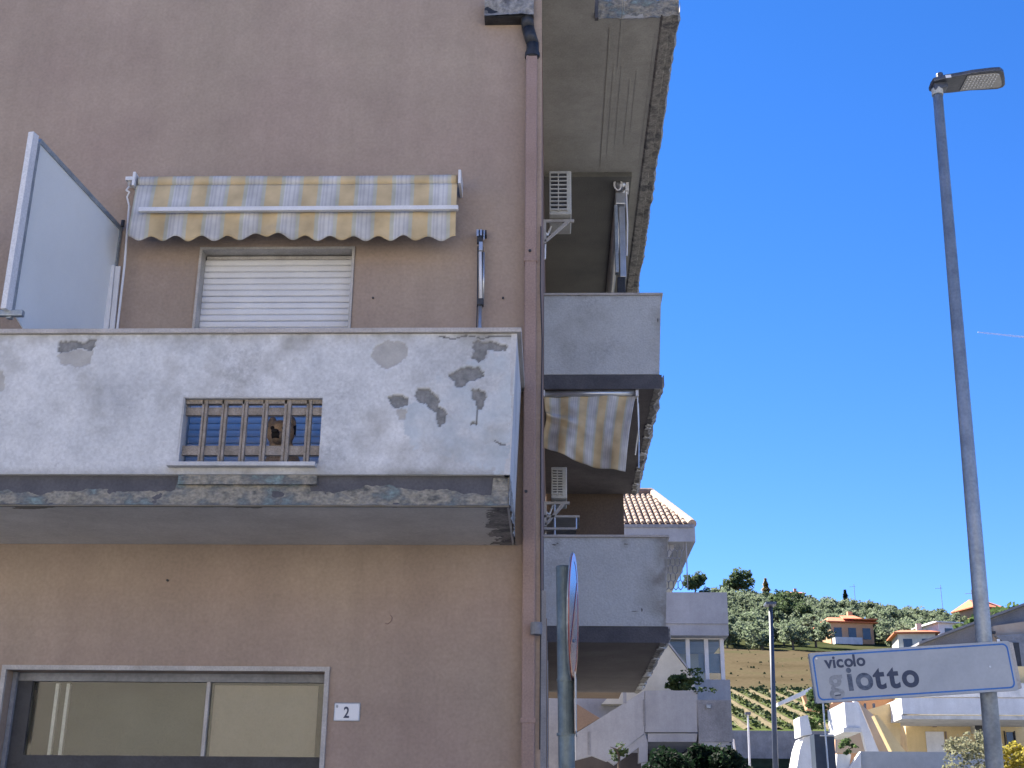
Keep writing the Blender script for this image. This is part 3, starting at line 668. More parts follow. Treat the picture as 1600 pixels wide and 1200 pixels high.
tag(b3, 'stained overhanging top slab')
def jag(x1, y0, y1, zs, seed, par):
    st = .06; n = int((y1-y0)/st); v = []; f = []; rnd = random.Random(seed)
    for i in range(n+1):
        y = y0+(y1-y0)*i/n; e = .02*fb(y,seed,1,2.3,5)+.008*rnd.uniform(-1,1)
        v += [Vector((x1-.19, y, zs-.001)), Vector((x1-.17, y, zs-.02)), Vector((x1-.09+e*.5, y, zs-.022)), Vector((x1-.085+e*.5, y, zs-.004)), Vector((x1-.02+e, y, zs-.012+e*.2)), Vector((x1+e, y, zs+.03)), Vector((x1, y, zs+.15))]
    for i in range(n):
        for k in range(6): f.append((7*i+k, 7*i+k+1, 7*i+k+8, 7*i+k+7))
    mb = MB(); mb.v = v; mb.f = f; mb.build('broken_slab_edge', 'erosion_dark', bld, parent=par)
jag(1.225, 10.3, 18.5, 9.1, 11, b3)
eroded('slab_end', .44, 1.215, 9.085, 9.3, 10.34, 'erosion', .015, .02, bld, b3, seed=8)
MB().box(.405, .44, 10.3, 10.349, 9.07, 9.3).build('slab_end_rib', 'darkband', bld, parent=b3)
# board marks: thin raised lines cast in the soffit
for x, y0, y1 in ((.62,11.2,12.9),(.66,11.0,9.6),(.70,11.1,12.7),(.80,11.3,12.7),(.86,11.2,12.4),(1.0,10.45,13)):
    MB().box(x, x+.006, y0+.2*math.sin(x*40), y1, 9.0965, 9.0998).build('board_mark', 'soffit', bld, parent=b3)
MB().box(SX+.003, .93, 13.32, 18.4, 9.04, 9.0995).build('shade_ceiling', 'soffit_dd', bld, parent=b3)  # added dark panel: shade on the far soffit put into its colour
MB().box(.55, .556, 10.5, 13.2, 9.096, 9.0998).build('board_mark', 'soffit_l', bld, parent=b3)
# gutter box and downpipe at the corner
eroded('gutter_box', P(757,10,Y=8.38).x, P(834,10,Y=8.38).x, P(800,24,Y=8.38).z, 7.9, 8.38, 'erosion_dark', .02, .02, bld, None, seed=3)
gx = P(757,10,Y=8.38).x; gxe = P(834,10,Y=8.38).x; gz = P(800,24,Y=8.38).z
MB().box(gx, gxe, 8.39, 8.498, gz-.004, 7.9).build('gutter_box', 'black_pipe', bld)
dp = MB().box(-.203, -.117, 8.40, 8.497, 0, 7.36).build('downpipe', 'pipe', bld, bevel=.012)
for z in (P(830,402,Y=8.4).z, P(830,1122,Y=8.4).z): MB().box(-.208, -.112, 8.395, 8.4965, z-.03, z+.003).build('pipe_joint', 'pipe', bld, parent=dp, bevel=.003)
for (x, y) in ((828,392),(822,768)):
    p = P(x, y, Y=8.4); MB().tube((p.x,8.41,p.z),(p.x,8.388,p.z), .010, seg=8).build('pipe_screw', 'dark', bld, parent=dp)
el = MB().path([Vector((-.155,8.44,7.35)), Vector((-.152,8.44,7.48)), Vector((-.19,8.43,7.62)), Vector((-.2,8.43,7.75))], .05, 14).build('pipe_elbow', 'black_pipe', bld, smooth=True)
MB().tube((-.155,8.44,7.36),(-.155,8.44,7.40), .058, seg=16).build('pipe_collar', 'black_pipe', bld, parent=el)
MB().box(SX-.06, SX+.018, 8.44, 8.4995, -.2, 9.6).build('corner_strip', 'facade', bld)
# thin cable down the corner
MB().path([Vector((-.085,8.43,5.9)), Vector((-.088,8.43,5.4)), Vector((-.075,8.43,5.0)), Vector((-.082,8.43,4.2)), Vector((-.08,8.43,3.0)), Vector((-.085,8.43,2.2))], .005, 6).build('cable', 'dark', bld)
q = P(838, 983, Y=8.38); jb = MB().tube((q.x,8.36,q.z-.04),(q.x,8.36,q.z+.04), .038, seg=14).build('junction_box', 'greywall', bld, bevel=.006)
# roller door strips low on the side wall
for i, y in enumerate((9.4, 10.6, 11.8, 13.1, 14.6)):
    MB().box(SX+.001, SX+.05, y, y+.12, 0, 3.4).build('door_jamb', ('frame','brown_wall','greywall')[i % 3], bld)
# ------------------------------------------------------------------ things fixed to the facade
def cloth(name, fn, nu, nv, m, th, parent=None, uvw=1.0, thick=.002):
    """fn(u,v)->Vector; u,v in 0..1; UV u in metres"""
    v = [fn(i/nu, j/nv)-th.loc for j in range(nv+1) for i in range(nu+1)]
    f = [(j*(nu+1)+i, j*(nu+1)+i+1, (j+1)*(nu+1)+i+1, (j+1)*(nu+1)+i) for j in range(nv) for i in range(nu)]
    me = bpy.data.meshes.new(name); me.from_pydata(v, [], f); uv = me.uv_layers.new(name='UVMap')
    for p in me.polygons:
        p.use_smooth = True
        for li in p.loop_indices:
            k = me.loops[li].vertex_index; uv.data[li].uv = ((k % (nu+1))/nu*uvw, (k//(nu+1))/nv)
    me.materials.append(M[m]); o = bpy.data.objects.new(name, me); COL.objects.link(o); o.parent = parent or th.o
    sm = o.modifiers.new('s', 'SOLIDIFY'); sm.thickness = thick; sm.offset = 0
    return o
aY = 8.32
A0, A1 = P(217,285,Y=aY), P(714,283,Y=aY)
awn = T('retractable_awning', ((A0.x+A1.x)/2, aY, A0.z), 'wide yellow and white striped awning rolled up above the white shutter', 'awning')
Wd = A1.x-A0.x; zc = (A0.z+A1.z)/2; zt_ = P(460,274,Y=aY).z; rr = .047
def roll(u, v):
    a = -math.pi*.5 + v*math.pi*2; return Vector((A0.x+Wd*u, aY+.02+rr*math.cos(a)*(1+.02*fb(u*9,v,1,1,3)), zt_-rr+rr*math.sin(a)+.003*math.sin(u*7)))
cloth('rolled_cloth', roll, 90, 20, 'awning', awn, uvw=Wd, thick=.001)
zb_ = P(460,327,Y=aY-.06).z; zs_ = P(460,371,Y=aY-.06).z
def drop(u, v):
    x = A0.x-.01+(Wd+.015)*u; z0 = zt_-rr*2+.01
    bar = P(217+498*u, 328-3*u, Y=aY-.06).z
    vz = v
    if v < .5: z = z0+(bar-z0)*(v/.5)
    else:
        sc = .019*math.cos(2*math.pi*u*13+.4*math.sin(u*9)) + .03*math.exp(-((u-.43)/.07)**2) - .012*u + .006*fb(u*14,0,1,1,2)
        z = bar + (zs_-bar+sc-.004)*((v-.5)/.5)
    y = aY-.015-.05*min(1, v*1.4)+.006*math.sin(u*60+v*3)*v+.014*fb(u*10,v*3,2,1,4)*v
    return Vector((x, y, z))
cloth('valance', drop, 260, 22, 'awning', awn, uvw=Wd)
b0, b1_ = P(217,328,Y=aY-.1), P(716,325,Y=aY-.1)
MB().prism([b0+Vector((0,-.015,-.017)), b0+Vector((0,.02,-.017)), b0+Vector((0,.02,.017)), b0+Vector((0,-.015,.017))], b1_-b0).build('front_bar', 'white_metal', awn, bevel=.004)
for xx in (A0.x-.035, A1.x+.012):
    MB().box(xx, xx+.02, aY-.05, FY-.001, zt_-.1, zt_+.012).build('end_bracket', 'white_metal', awn, bevel=.003)
# crank gear and crank rod left of the awning
g = P(203, 285, Y=8.4); gb = P(184, 511, Y=8.34); gt = P(202, 322, Y=8.38)
cr = T('awning_crank', (g.x, 8.4, 4.6), 'thin white crank rod hanging at the left end of the striped awning', 'crank')
MB().box(g.x-.028, g.x+.028, 8.37, FY-.001, g.z+.005, g.z+.035).build('wall_plate', 'white_metal', cr, bevel=.004)
MB().tube((g.x,8.40,g.z+.005),(g.x,8.40,g.z-.03), .014).build('gear', 'frame', cr)
MB().path([Vector((g.x,8.40,g.z-.03)), Vector((g.x-.014,8.385,g.z-.075)), Vector((g.x+.012,8.385,g.z-.09)), Vector((g.x-.002,8.385,g.z-.13)), gt], .007, 8).build('hook', 'white_metal', cr)
MB().path([gt, gt+(gb-gt)*.5+Vector((.01,-.01,0)), gb+Vector((0,0,-.3))], .0085, 10).build('rod', 'white_metal', cr)
# folded drop arm on the right of the awning
a0, a1 = P(752,358,Y=8.42), P(755,512,Y=8.42)
arm = T('folded_awning_arm', (a0.x, 8.45, 4.7), 'folded grey metal awning arm hanging on the plaster right of the shutter', 'awning arm')
MB().box(a0.x-.035, a0.x+.038, 8.43, FY-.001, a0.z-.04, a0.z+.0).build('wall_bracket', 'dark', arm, bevel=.004)
MB().box(a0.x-.033, a0.x-.018, 8.40, 8.429, a0.z-.065, a0.z-.012).box(a0.x-.008, a0.x+.006, 8.40, 8.429, a0.z-.06, a0.z-.012).box(a0.x+.018, a0.x+.026, 8.41, 8.429, a0.z-.09, a0.z-.012).build('bracket_lug', 'alu', arm)
MB().box(a0.x-.03, a0.x+.012, 8.405, 8.44, a0.z-.115, a0.z-.0655).build('joint', 'dark', arm, bevel=.003)
MB().box(a0.x-.014, a0.x+.014, 8.39, 8.44, a0.z-.185, a0.z-.1155).build('joint_cap', 'alu', arm, bevel=.003)
MB().tube((a0.x-.004,8.41,a0.z-.19),(a0.x+.006,8.41,a0.z-.56), .012).build('inner_tube', 'white_metal', arm, smooth=True)
MB().tube((a0.x+.022,8.42,a0.z-.19),(a0.x+.024,8.42,a0.z-.56), .008).build('outer_tube', 'alu', arm, smooth=True)
MB().tube((a0.x-.022,8.42,a0.z-.14),(a0.x-.016,8.42,a0.z-.56), .005).build('tension_cable', 'dark', arm)
MB().tube((a0.x+.012,8.43,a0.z-.14),(a0.x+.01,8.43,a0.z-.6), .006).build('tension_cable', 'dark', arm)
MB().box(a0.x-.02, a0.x+.028, 8.39, 8.44, a0.z-.615, a0.z-.565).build('elbow', 'dark', arm, bevel=.004)
MB().tube((a0.x+.003,8.415,a0.z-.615),(a0.x+.004,8.415,a0.z-1.0), .014).build('lower_tube', 'alu', arm, smooth=True)
MB().tube((a0.x-.018,8.415,a0.z-.615),(a0.x-.02,8.43,a0.z-1.0), .004).build('tension_cable', 'dark', arm)
# balcony divider panel on the left
dA, dB = Vector((-3.46, 7.36, 0)), Vector((P(184,400,Y=8.49).x, 8.49, 0))
zA = P(62,212,Y=7.38).z; zB = P(183,356,Y=8.49).z; z0A = P(30,487,Y=7.38).z
dv = T('balcony_divider', (-3.46, 7.9, 4.6), 'tall milky white divider panel in a metal frame left of the striped awning', 'divider')
dd = (dB-dA).normalized(); nn = Vector((dd.y, -dd.x, 0))
def dp_(s, z): q = dA+dd*s; return Vector((q.x, q.y, z))
Ld = (dB-dA).length
poly = [dp_(.03,z0A+.03), dp_(.30,z0A-.10), dp_(.30,3.72), dp_(Ld-.16,3.72), dp_(Ld-.03,z0A+.55), dp_(Ld-.03,zB-.03), dp_(.03,zA-.03)]
MB().prism([p-nn*.004 for p in poly], nn*.008).build('panel', 'panel', dv)
MB().prism([dp_(-.035,z0A)-nn*.02, dp_(-.035,z0A)+nn*.02, dp_(.0295,z0A)+nn*.02, dp_(.0295,z0A)-nn*.02], (0,0,zA-z0A)).build('front_post', 'strip', dv, bevel=.004)
MB().prism([dp_(.03,z0A-.04)-nn*.017, dp_(.03,z0A-.04)+nn*.017, dp_(.06,z0A-.04)+nn*.017, dp_(.06,z0A-.04)-nn*.017], (0,0,zA-z0A)).build('frame_post', 'galv', dv)
MB().prism([dp_(.061,zA-.035)-nn*.014, dp_(.061,zA-.035)+nn*.014, dp_(.061,zA+.0)+nn*.014, dp_(.061,zA+.0)-nn*.014], dp_(Ld-.003,zB)-dp_(.06,zA)).build('top_rail', 'galv', dv)
MB().prism([dp_(Ld-.028,3.72)-nn*.014, dp_(Ld-.028,3.72)+nn*.014, dp_(Ld-.003,3.72)+nn*.014, dp_(Ld-.003,3.72)-nn*.014], (0,0,zB-3.76)).build('wall_post', 'galv', dv)
hb = P(-30,487,Y=7.38); hc = P(36,489,Y=7.38)
MB().box(-7.5, hc.x, 7.37, 7.41, hc.z-.02, hc.z+.02).build('hand_rail', 'galv', dv, bevel=.006)
MB().tube((dB.x+.03,8.43,zB-.02),(dB.x+.03,8.43,zB+.03), .014).build('clip', 'dark', dv)
# two white boards standing beside the divider
for i, (px, w_, lab) in enumerate(((176.5, .030, 'narrow white board standing beside the milky divider, the one nearer to it'), (184.5, .026, 'narrow white board beside the milky divider, the one nearer the crank rod'))):
    t_ = P(px, 414, Y=8.42); b_ = P(px-2+i, 512, Y=8.42)
    o = MB().prism([(b_.x-w_, 8.40+i*.02, 3.75),(b_.x+w_*.4, 8.40+i*.02, 3.75),(t_.x+w_*.4, 8.42+i*.02, t_.z),(t_.x-w_, 8.42+i*.02, t_.z)], (0,.015,0)).build('white_board', 'white_metal', None)
    tag(o, lab, 'board', 'white boards beside the divider')

# house number
q = P(542, 1112.5, Y=FY-.01); hw = .082
hn = T('house_number', (q.x, FY, q.z), 'small white house number plaque with a black 2 on the plaster wall', 'house number')
MB().box(q.x-hw, q.x+hw, FY-.012, FY-.002, q.z-.055, q.z+.055).build('plate', 'plaque', hn, bevel=.01)
MB().box(q.x-hw-.004, q.x+hw+.004, FY-.0065, FY-.0005, q.z-.058, q.z+.06).build('backing', 'galv', hn, bevel=.004)
def text(body, size, m, name, th, mw, ext=.0015, off=.0, parent=None, space=1.0, sx=1.0, shear=0):
    c = bpy.data.curves.new(name, 'FONT'); c.body = body; c.size = size; c.extrude = ext; c.offset = off; c.space_character = space; c.align_x = 'LEFT'; c.shear = shear
    o = bpy.data.objects.new('tmp', c); COL.objects.link(o); bpy.context.view_layer.update()
    me = bpy.data.meshes.new_from_object(o.evaluated_get(bpy.context.evaluated_depsgraph_get())); me.name = name
    bpy.data.objects.remove(o); me.materials.clear(); me.materials.append(M[m])
    me.transform(Matrix.Diagonal((sx, 1, 1, 1))); me.transform(mw)
    o = bpy.data.objects.new(name, me); COL.objects.link(o); o.parent = parent or th.o; return o
UPR = Matrix.Rotation(math.pi/2, 4, 'X')
text('2', .098, 'ink', 'numeral', hn, Matrix.Translation((-.021, -.0135, -.036)) @ UPR, off=.0018, sx=.78)
MB().prism([(q.x-.072,FY-.0135,q.z+.043),(q.x-.058,FY-.0135,q.z+.043),(q.x-.058,FY-.0135,q.z+.03),(q.x-.065,FY-.0135,q.z+.024),(q.x-.072,FY-.0135,q.z+.03)], (0,.0016,0)).build('town_crest', 'galv', hn)

# ---- dog behind the grille (metaball body joined to one mesh)
def make_dog():
    h = P(434, 676, Y=7.60)
    th = T('dog', (h.x, 7.9, 3.72), 'tan dog with a black muzzle peering through the brown balcony grille', 'dog')
    mbd = bpy.data.metaballs.new('m'); mbd.resolution = .016; mbd.threshold = .08; mo = bpy.data.objects.new('tmpmeta', mbd); COL.objects.link(mo)
    def el(x, y, z, r, s=(1,1,1), rot=None):
        e = mbd.elements.new(type='ELLIPSOID'); e.co = (x, y, z); e.radius = r*1.3; e.size_x, e.size_y, e.size_z = s
        if rot: e.rotation = rot
    hz = h.z-3.72
    H = (0, -.22, hz)
    el(H[0], H[1], H[2]+.02, .085, (1,.95,.95))                 # skull
    el(H[0], H[1]-.085, H[2]-.03, .046, (.85,1.5,.8))          # muzzle
    el(H[0], H[1]+.05, H[2]-.07, .075, (1,1,1))                # neck
    el(0, -.10, hz-.17, .11, (1,1,1.2))                         # chest
    el(0, .02, hz-.26, .125, (.95,1.1,1.15)); el(0, .14, hz-.34, .14, (1,1.1,1.05))   # sloping trunk of a sitting dog
    for s in (-1, 1):
        for i in range(8):                                      # straight forelegs
            t = i/7; el(.06*s, -.15-.02*t, hz-.22-(hz-.27)*t, .045-.012*t)
        el(.062*s, -.20, .035, .04, (1,1.5,.7))                 # forepaw
        el(.11*s, .14, .16, .10, (.7,1.2,1)); el(.12*s, .03, .07, .055, (.8,1.5,.8)); el(.12*s, -.06, .035, .038, (1,1.5,.7))  # haunch, shank, hind paw
        el(.062*s, H[1]+.02, H[2]+.09, .030, (.9,.5,1.6))       # ears
    for i in range(7): el(.03*math.sin(i), .27+.035*i, .05+.005*i, .026)   # tail
    bpy.context.view_layer.update()
    me = bpy.data.meshes.new_from_object(mo.evaluated_get(bpy.context.evaluated_depsgraph_get())); bpy.data.objects.remove(mo)
    me.name = 'body'; me.materials.clear(); me.materials.append(M['fur']); me.materials.append(M['furdark'])
    for p in me.polygons:
        p.use_smooth = True; c = p.center
        if c.y < H[1]-.135 and c.z < H[2]+.01: p.material_index = 1
    o = bpy.data.objects.new('body', me); COL.objects.link(o); o.parent = th.o
    for s in (-1, 1):
        MB().ball(th.loc+Vector((.036*s, H[1]-.083, H[2]+.03)), .013, 10, 7).build('eye', 'furdark', th, smooth=True)
        MB().prism([th.loc+Vector((.03*s,H[1]+.0,H[2]+.07)), th.loc+Vector((.09*s,H[1]+.02,H[2]+.085)), th.loc+Vector((.1*s,H[1]-.02,H[2]+.0))], (0,.012,0)).build('ear_flap', 'furdark', th)
    MB().ball(th.loc+Vector((0, H[1]-.16, H[2]-.015)), .02, 10, 7, (1.2,.7,.8)).build('nose', 'furdark', th, smooth=True)
make_dog()

# ---- air conditioners on the side wall
def make_ac(py0, py1, yy, lab):
    a = P(858 if py0 < 500 else 861, py0, Y=yy); b = P(893 if py0 < 500 else 886, py1, Y=yy)
    x0, x1, z1, z0 = a.x, b.x, a.z, b.z
    th = T('air_conditioner', ((x0+x1)/2, yy+.4, z0), lab, 'air conditioner', 'air conditioners on the side wall')
    mb = MB().box(x0, x1, yy+.012, yy+.5, z0, z1); mb.build('casing', 'ac', th, bevel=.012)
    MB().box(x0+.02, x1-.05, yy+.006, yy+.0115, z0+.05, z1-.03).build('grille_opening', 'dark', th)
    n = 10
    for i in range(n):
        z = z0+.05+(z1-z0-.09)*i/(n-1); MB().box(x0+.012, x1-.045, yy-.012, yy+.0055, z-.006, z+.010).build('louvre', 'ac', th)
    for f in (.0, .48, 1.): x = x0+.012+(x1-.057-x0)*f; MB().box(x-.006, x+.006, yy-.01, yy+.005, z0+.03, z1-.02).build('louvre_rib', 'ac', th)
    MB().box(SX+.001, x1+.03, yy+.1, yy+.13, z0-.045, z0-.015).box(SX+.001, SX+.03, yy+.1, yy+.13, z0-.3, z0-.046).build('bracket', 'frame', th)
    MB().prism([(SX+.003,yy+.1,z0-.28),(SX+.04,yy+.1,z0-.28),(x1-.02,yy+.1,z0-.046),(x1-.07,yy+.1,z0-.046)], (0,.025,0)).build('bracket', 'frame', th)
    MB().path([Vector((x0+.02,yy+.3,z0)), Vector((x0-.02,yy+.28,z0-.12)), Vector((SX+.02,yy+.25,z0-.1)), Vector((SX+.015,yy+.2,z0-.45))], .012).build('pipe', 'plaque', th)
make_ac(266, 334, 12.5, 'off white air conditioner on the side wall high above the upper end-on balcony')
make_ac(729, 778, 13.9, 'grey white air conditioner below the hanging striped cloth')
# ---- hanging striped cloth under the upper balcony
cY = 13.28
c00, c10 = P(850,620,Y=cY), P(993,618,Y=cY); c01, c11 = P(848,697,Y=cY), P(977,738,Y=cY)
ha = T('hanging_awning', ((c00.x+c10.x)/2, cY, c00.z), 'sagging yellow and white striped awning cloth hanging between the two end-on balconies', 'awning')
def hang(u, v):
    s = math.sin(math.pi*v)
    p = c00.lerp(c10, u).lerp(c01.lerp(c11, u), v)
    p.x += -.015*s*u + .03*math.exp(-((v-.45)/.22)**2)*(1-u)**3
    crease = max(0, 1-abs((v-.38-u*.28)/.10))*max(0, 1-u*1.9)
    p.y += -.10*crease + .05*fb(u*2.5, v*2, 3, 1, 3) + .06*math.sin(u*9+v*2.5)*v + .02*math.sin(u*21)*v - .08*math.sin(math.pi*v)*(.4+.6*u)
    p.z += -.05*math.sin(math.pi*u)*v
    return p
cloth('cloth', hang, 60, 50, 'awning_old', ha, uvw=1.28)
MB().tube((c00.x-.01, cY, c00.z+.03),(c10.x+.02, cY, c10.z+.03), .035, seg=14).build('roller', 'alu', ha, smooth=True)
MB().box(c10.x+.0, c10.x+.03, cY-.05, cY+.05, c10.z-.02, 6.35).box(c00.x-.02, c00.x+.01, cY-.05, cY+.05, c10.z-.02, 6.35).build('end_bracket', 'white_metal', ha)
MB().path([Vector((c10.x+.02,cY,c10.z)), Vector((c10.x+.03,cY+.1,c10.z-.5)), Vector((c10.x+.02,cY+.1,c10.z-.8))], .009).build('side_arm', 'alu', ha)
MB().path([Vector((c10.x+.055,cY+.4,c10.z+.1)), Vector((c10.x+.06,cY+.5,c10.z-.2)), Vector((c10.x+.02,cY+.6,c10.z-.5))], .010).build('side_arm', 'alu', ha)
# ---- folded awning hanging under the top slab
t0 = P(968, 281, Y=13.6); t1 = P(960, 458, Y=13.6)
fa = T('folded_side_awning', (t0.x, 13.6, 8.0), 'dark folded awning hanging vertically under the top slab beside the sky', 'awning')
MB().tube((t0.x+.01,13.45,9.03),(t0.x+.01,17.0,9.03), .06, seg=14).build('roller', 'alu', fa, smooth=True)
MB().box(t0.x+.06, t0.x+.10, 13.45, 13.55, 8.93, 9.09).build('end_bracket', 'white_metal', fa)
MB().box(t0.x-.06, t0.x+.06, 13.5, 13.62, 8.78, 8.93).build('joint', 'alu', fa, bevel=.01)
MB().box(t0.x-.075, t0.x-.035, 13.52, 13.6, 7.9, 8.78).build('arm_profile', 'galv', fa, bevel=.006)
MB().box(t0.x-.02, t0.x+.05, 13.53, 13.6, 7.85, 8.76).build('arm_profile', 'alu', fa, bevel=.006)
MB().box(t0.x-.055, t0.x+.035, 13.52, 13.6, 7.62, 7.84).build('elbow', 'dark', fa, bevel=.006)
MB().path([Vector((t0.x-.03,13.55,7.62)), Vector((t0.x-.05,13.55,7.4)), Vector((t0.x-.04,13.55,6.9))], .03, 10).build('lower_arm', 'alu', fa)
MB().path([Vector((t0.x+.07,13.5,8.93)), Vector((t0.x+.075,13.5,8.5)), Vector((t0.x+.06,13.5,8.1))], .010, 8).build('white_rod', 'white_metal', fa)
MB().path([Vector((t0.x+.02,13.5,7.62)), Vector((t0.x+.05,13.5,7.3))], .014, 8).path([Vector((t0.x-.01,13.5,7.6)), Vector((t0.x+.02,13.5,7.1))], .012, 8).build('white_rod', 'white_metal', fa)
pts = [Vector((t0.x-.03+.055*math.cos(a)*(1-.02*i), 13.44, 9.0+.075*math.sin(a))) for i, a in enumerate([k*.55 for k in range(24)])]
MB().path(pts, .007, 6).build('coiled_cord', 'white_metal', fa)
# small chair and gas bottle on the lower end-on balcony
c = P(877, 812, Y=14.3); base = 3.765
fl = MB().tube((c.x-.04,14.2,base),(c.x-.04,14.2,base+.9), .09, seg=16).tube((c.x-.04,14.2,base+.9),(c.x-.04,14.2,base+1.12), .035, seg=12).build('gas_bottle', 'galv', None, smooth=False)
tag(fl, 'grey blue metal bottle standing behind the lower end-on balcony parapet', 'bottle')
chh = T('balcony_chair', (c.x+.25, 14.6, base), 'slim metal chair on the lower end-on balcony beside the metal bottle', 'chair')
MB().box(c.x+.05, c.x+.45, 14.4, 14.8, base+.44, base+.47).build('seat', 'frame', chh)
for x in (c.x+.06, c.x+.44):
    MB().tube((x,14.41,base),(x,14.41,base+.44), .012).build('leg', 'frame', chh); MB().tube((x,14.8,base),(x,14.8,base+1.22), .012).build('leg', 'frame', chh)
for z in (1.0, 1.1, 1.2): MB().tube((c.x+.06,14.8,base+z),(c.x+.44,14.8,base+z), .010).build('back_bar', 'frame', chh)
sh = T('wall_shelf', (c.x-.05, 14.0, 5.2), 'small pale shelf on the side wall under the lower air conditioner', 'shelf')
for z, w_ in ((5.12,.40),(4.98,.36)):
    MB().box(SX+.001, SX+w_, 14.0, 14.5, z-.012, z+.012).build('board', 'frame', sh)
MB().tube((SX+.12,14.02,4.2),(SX+.12,14.02,5.3), .012).build('upright', 'alu', sh); MB().tube((SX+.36,14.02,4.98),(SX+.36,14.02,5.12), .01).build('upright', 'alu', sh)

# ------------------------------------------------------------------ no-parking sign seen edge on
sY = 3.95
pb, pt = P(885.5, 1195, Y=sY), P(881, 888, Y=sY)
ns = T('no_parking_sign', (pb.x, sY, 0), 'round road sign seen edge on, on a grey steel pole at the building corner', 'road sign')
ax = pt-pb; foot = pb - ax*(pb.z/ax.z)
MB().tube(foot, pt, .0245, seg=20).build('pole', 'galv_sign', ns, smooth=False)
MB().tube(pt, pt+ax.normalized()*.006, .026, .024, seg=20).build('cap', 'galv_sign', ns)
for py in (1063, 1148, 1001): c_ = P(884, py, Y=sY); MB().tube(c_-ax.normalized()*.004, c_+ax.normalized()*.004, .0275, seg=18).build('clamp_ring', 'galv_sign', ns)
dc = P(895.5, 964, Y=sY); yaw = R_(5.2)      # disc plane almost along the line of sight
fx = Vector((math.cos(yaw), -math.sin(yaw), -.02)).normalized()
def disc(r0, r1, off, th, seg=48):
    mb = MB(); q = fx.to_track_quat('Z', 'Y'); c_ = dc+fx*off; n = 0
    for rr_, d in ((r1, 0), (r1, th)):
        for i in range(seg): a = 2*math.pi*i/seg; mb.v.append(c_ + q @ Vector((rr_*math.cos(a), rr_*math.sin(a), d)))
    if r0:
        for rr_, d in ((r0, 0), (r0, th)):
            for i in range(seg): a = 2*math.pi*i/seg; mb.v.append(c_ + q @ Vector((rr_*math.cos(a), rr_*math.sin(a), d)))
    for i in range(seg):
        j = (i+1) % seg; mb.f.append((i, j, seg+j, seg+i))
        if r0: mb.f += [(2*seg+j, 2*seg+i, 3*seg+i, 3*seg+j), (seg+i, seg+j, 3*seg+j, 3*seg+i), (j, i, 2*seg+i, 2*seg+j)]
    if not r0: mb.f += [tuple(range(seg)), tuple(range(seg, 2*seg))]
    return mb
RD = .197
dsk = disc(0, RD, -.004, .004).build('disc', 'galv', ns)
disc(RD-.028, RD-.002, .0005, .0025).build('red_rim', 'red', ns, parent=dsk); disc(0, RD-.029, .0005, .0015).build('blue_face', 'blue', ns, parent=dsk)
q = fx.to_track_quat('Z', 'Y'); ux, uz = q @ Vector((1,0,0)), q @ Vector((0,1,0)); dg = (ux+uz).normalized(); dn = (ux-uz).normalized()
MB().prism([dc+fx*.0025-dg*.165-dn*.014, dc+fx*.0025+dg*.165-dn*.014, dc+fx*.0025+dg*.165+dn*.014, dc+fx*.0025-dg*.165+dn*.014], fx*.0012).build('red_bar', 'red', ns, parent=dsk)
MB().tube(dc-fx*.04, dc-fx*.004, .012).build('bracket', 'galv', ns)
# supplementary plate below the disc
tp, bt = P(898.5, 1056, Y=sY), P(898.5, 1147, Y=sY)
e1 = Vector((math.sin(yaw)*.35, math.cos(yaw), 0)).normalized()
MB().prism([Vector((tp.x,sY,tp.z))-e1*.1, Vector((tp.x,sY,tp.z))+e1*.1, Vector((tp.x,sY,bt.z))+e1*.1, Vector((tp.x,sY,bt.z))-e1*.1], fx*.003).build('lower_plate', 'ac', ns)

# ------------------------------------------------------------------ street lamp with the street name sign
lY = 7.2
l0, l1 = P(1554, 1195, Y=lY), P(1465, 146, Y=lY); ax = (l1-l0); lf = l0 - ax*(l0.z/ax.z)
lamp = T('street_lamp', lf, 'tall grey steel street lamp with a flat LED head against the sky', 'street lamp')
D0 = 27/2000*(lY*.94+.1); D1 = 14.5/2000*(lY*.94+4.9*.342)
Hh = lambda z: D0+(D1-D0)*(z-l0.z)/(l1.z-l0.z)
MB().tube(lf, l1, Hh(0)/2, Hh(l1.z)/2, seg=28).build('pole', 'galv', lamp, smooth=True)
MB().tube(l1+Vector((-.001,0,-.015)), l1+Vector((0,0,.03)), .036, seg=20).build('collar', 'ac', lamp)
# head: flat casing tilted upward to the right, its underside seen
hA, hB = P(1462, 130, Y=lY), P(1575, 119, Y=lY)
u = (hB-hA); Lh = u.length; u.normalize()
h0 = l1+Vector((0,0,.06)); wv = Vector((0,1,0)); up = u.cross(wv).normalized()
if up.z < 0: up = -up
def hp(s, w_, t): return h0 + u*s + wv*w_ + up*t
out = [(-.03,-.05),(-.035,.0),(-.03,.06),(.03,.10),(.12,.105),(.24,.10),(.34,.11),(.42,.115),(.452,.10),(.455,.07),(.43,.0),(.40,-.07),(.37,-.10),(.32,-.105),(.2,-.10),(.12,-.085),(.04,-.075)]
sc_ = Lh/.455
out = [(a*sc_, b*1.05) for a, b in out]
MB().prism([hp(a,b,0) for a, b in out], up*.028).build('head_casing', 'lamp_head', lamp, bevel=.006)
ins = [(.17,.085),(.34,.09),(.425,.09),(.43,.065),(.405,.0),(.375,-.065),(.345,-.085),(.17,-.08)]
MB().prism([hp(a*sc_,b,-.001) for a, b in ins], -up*.004).build('diffuser', 'lens', lamp)
nl = 0
for i in range(9):
    for j in range(6):
        a = (.185+.022*i)*sc_; b = -.07+.026*j
        MB().tube(hp(a,b,-.0052), hp(a,b,-.0085), .006, seg=8).build('led_lens', 'plaque', lamp)
MB().tube(hp(.035,.0,.028), hp(.035,.0,.085), .026, .022, seg=14).build('light_sensor', 'lamp_head', lamp, bevel=.004)
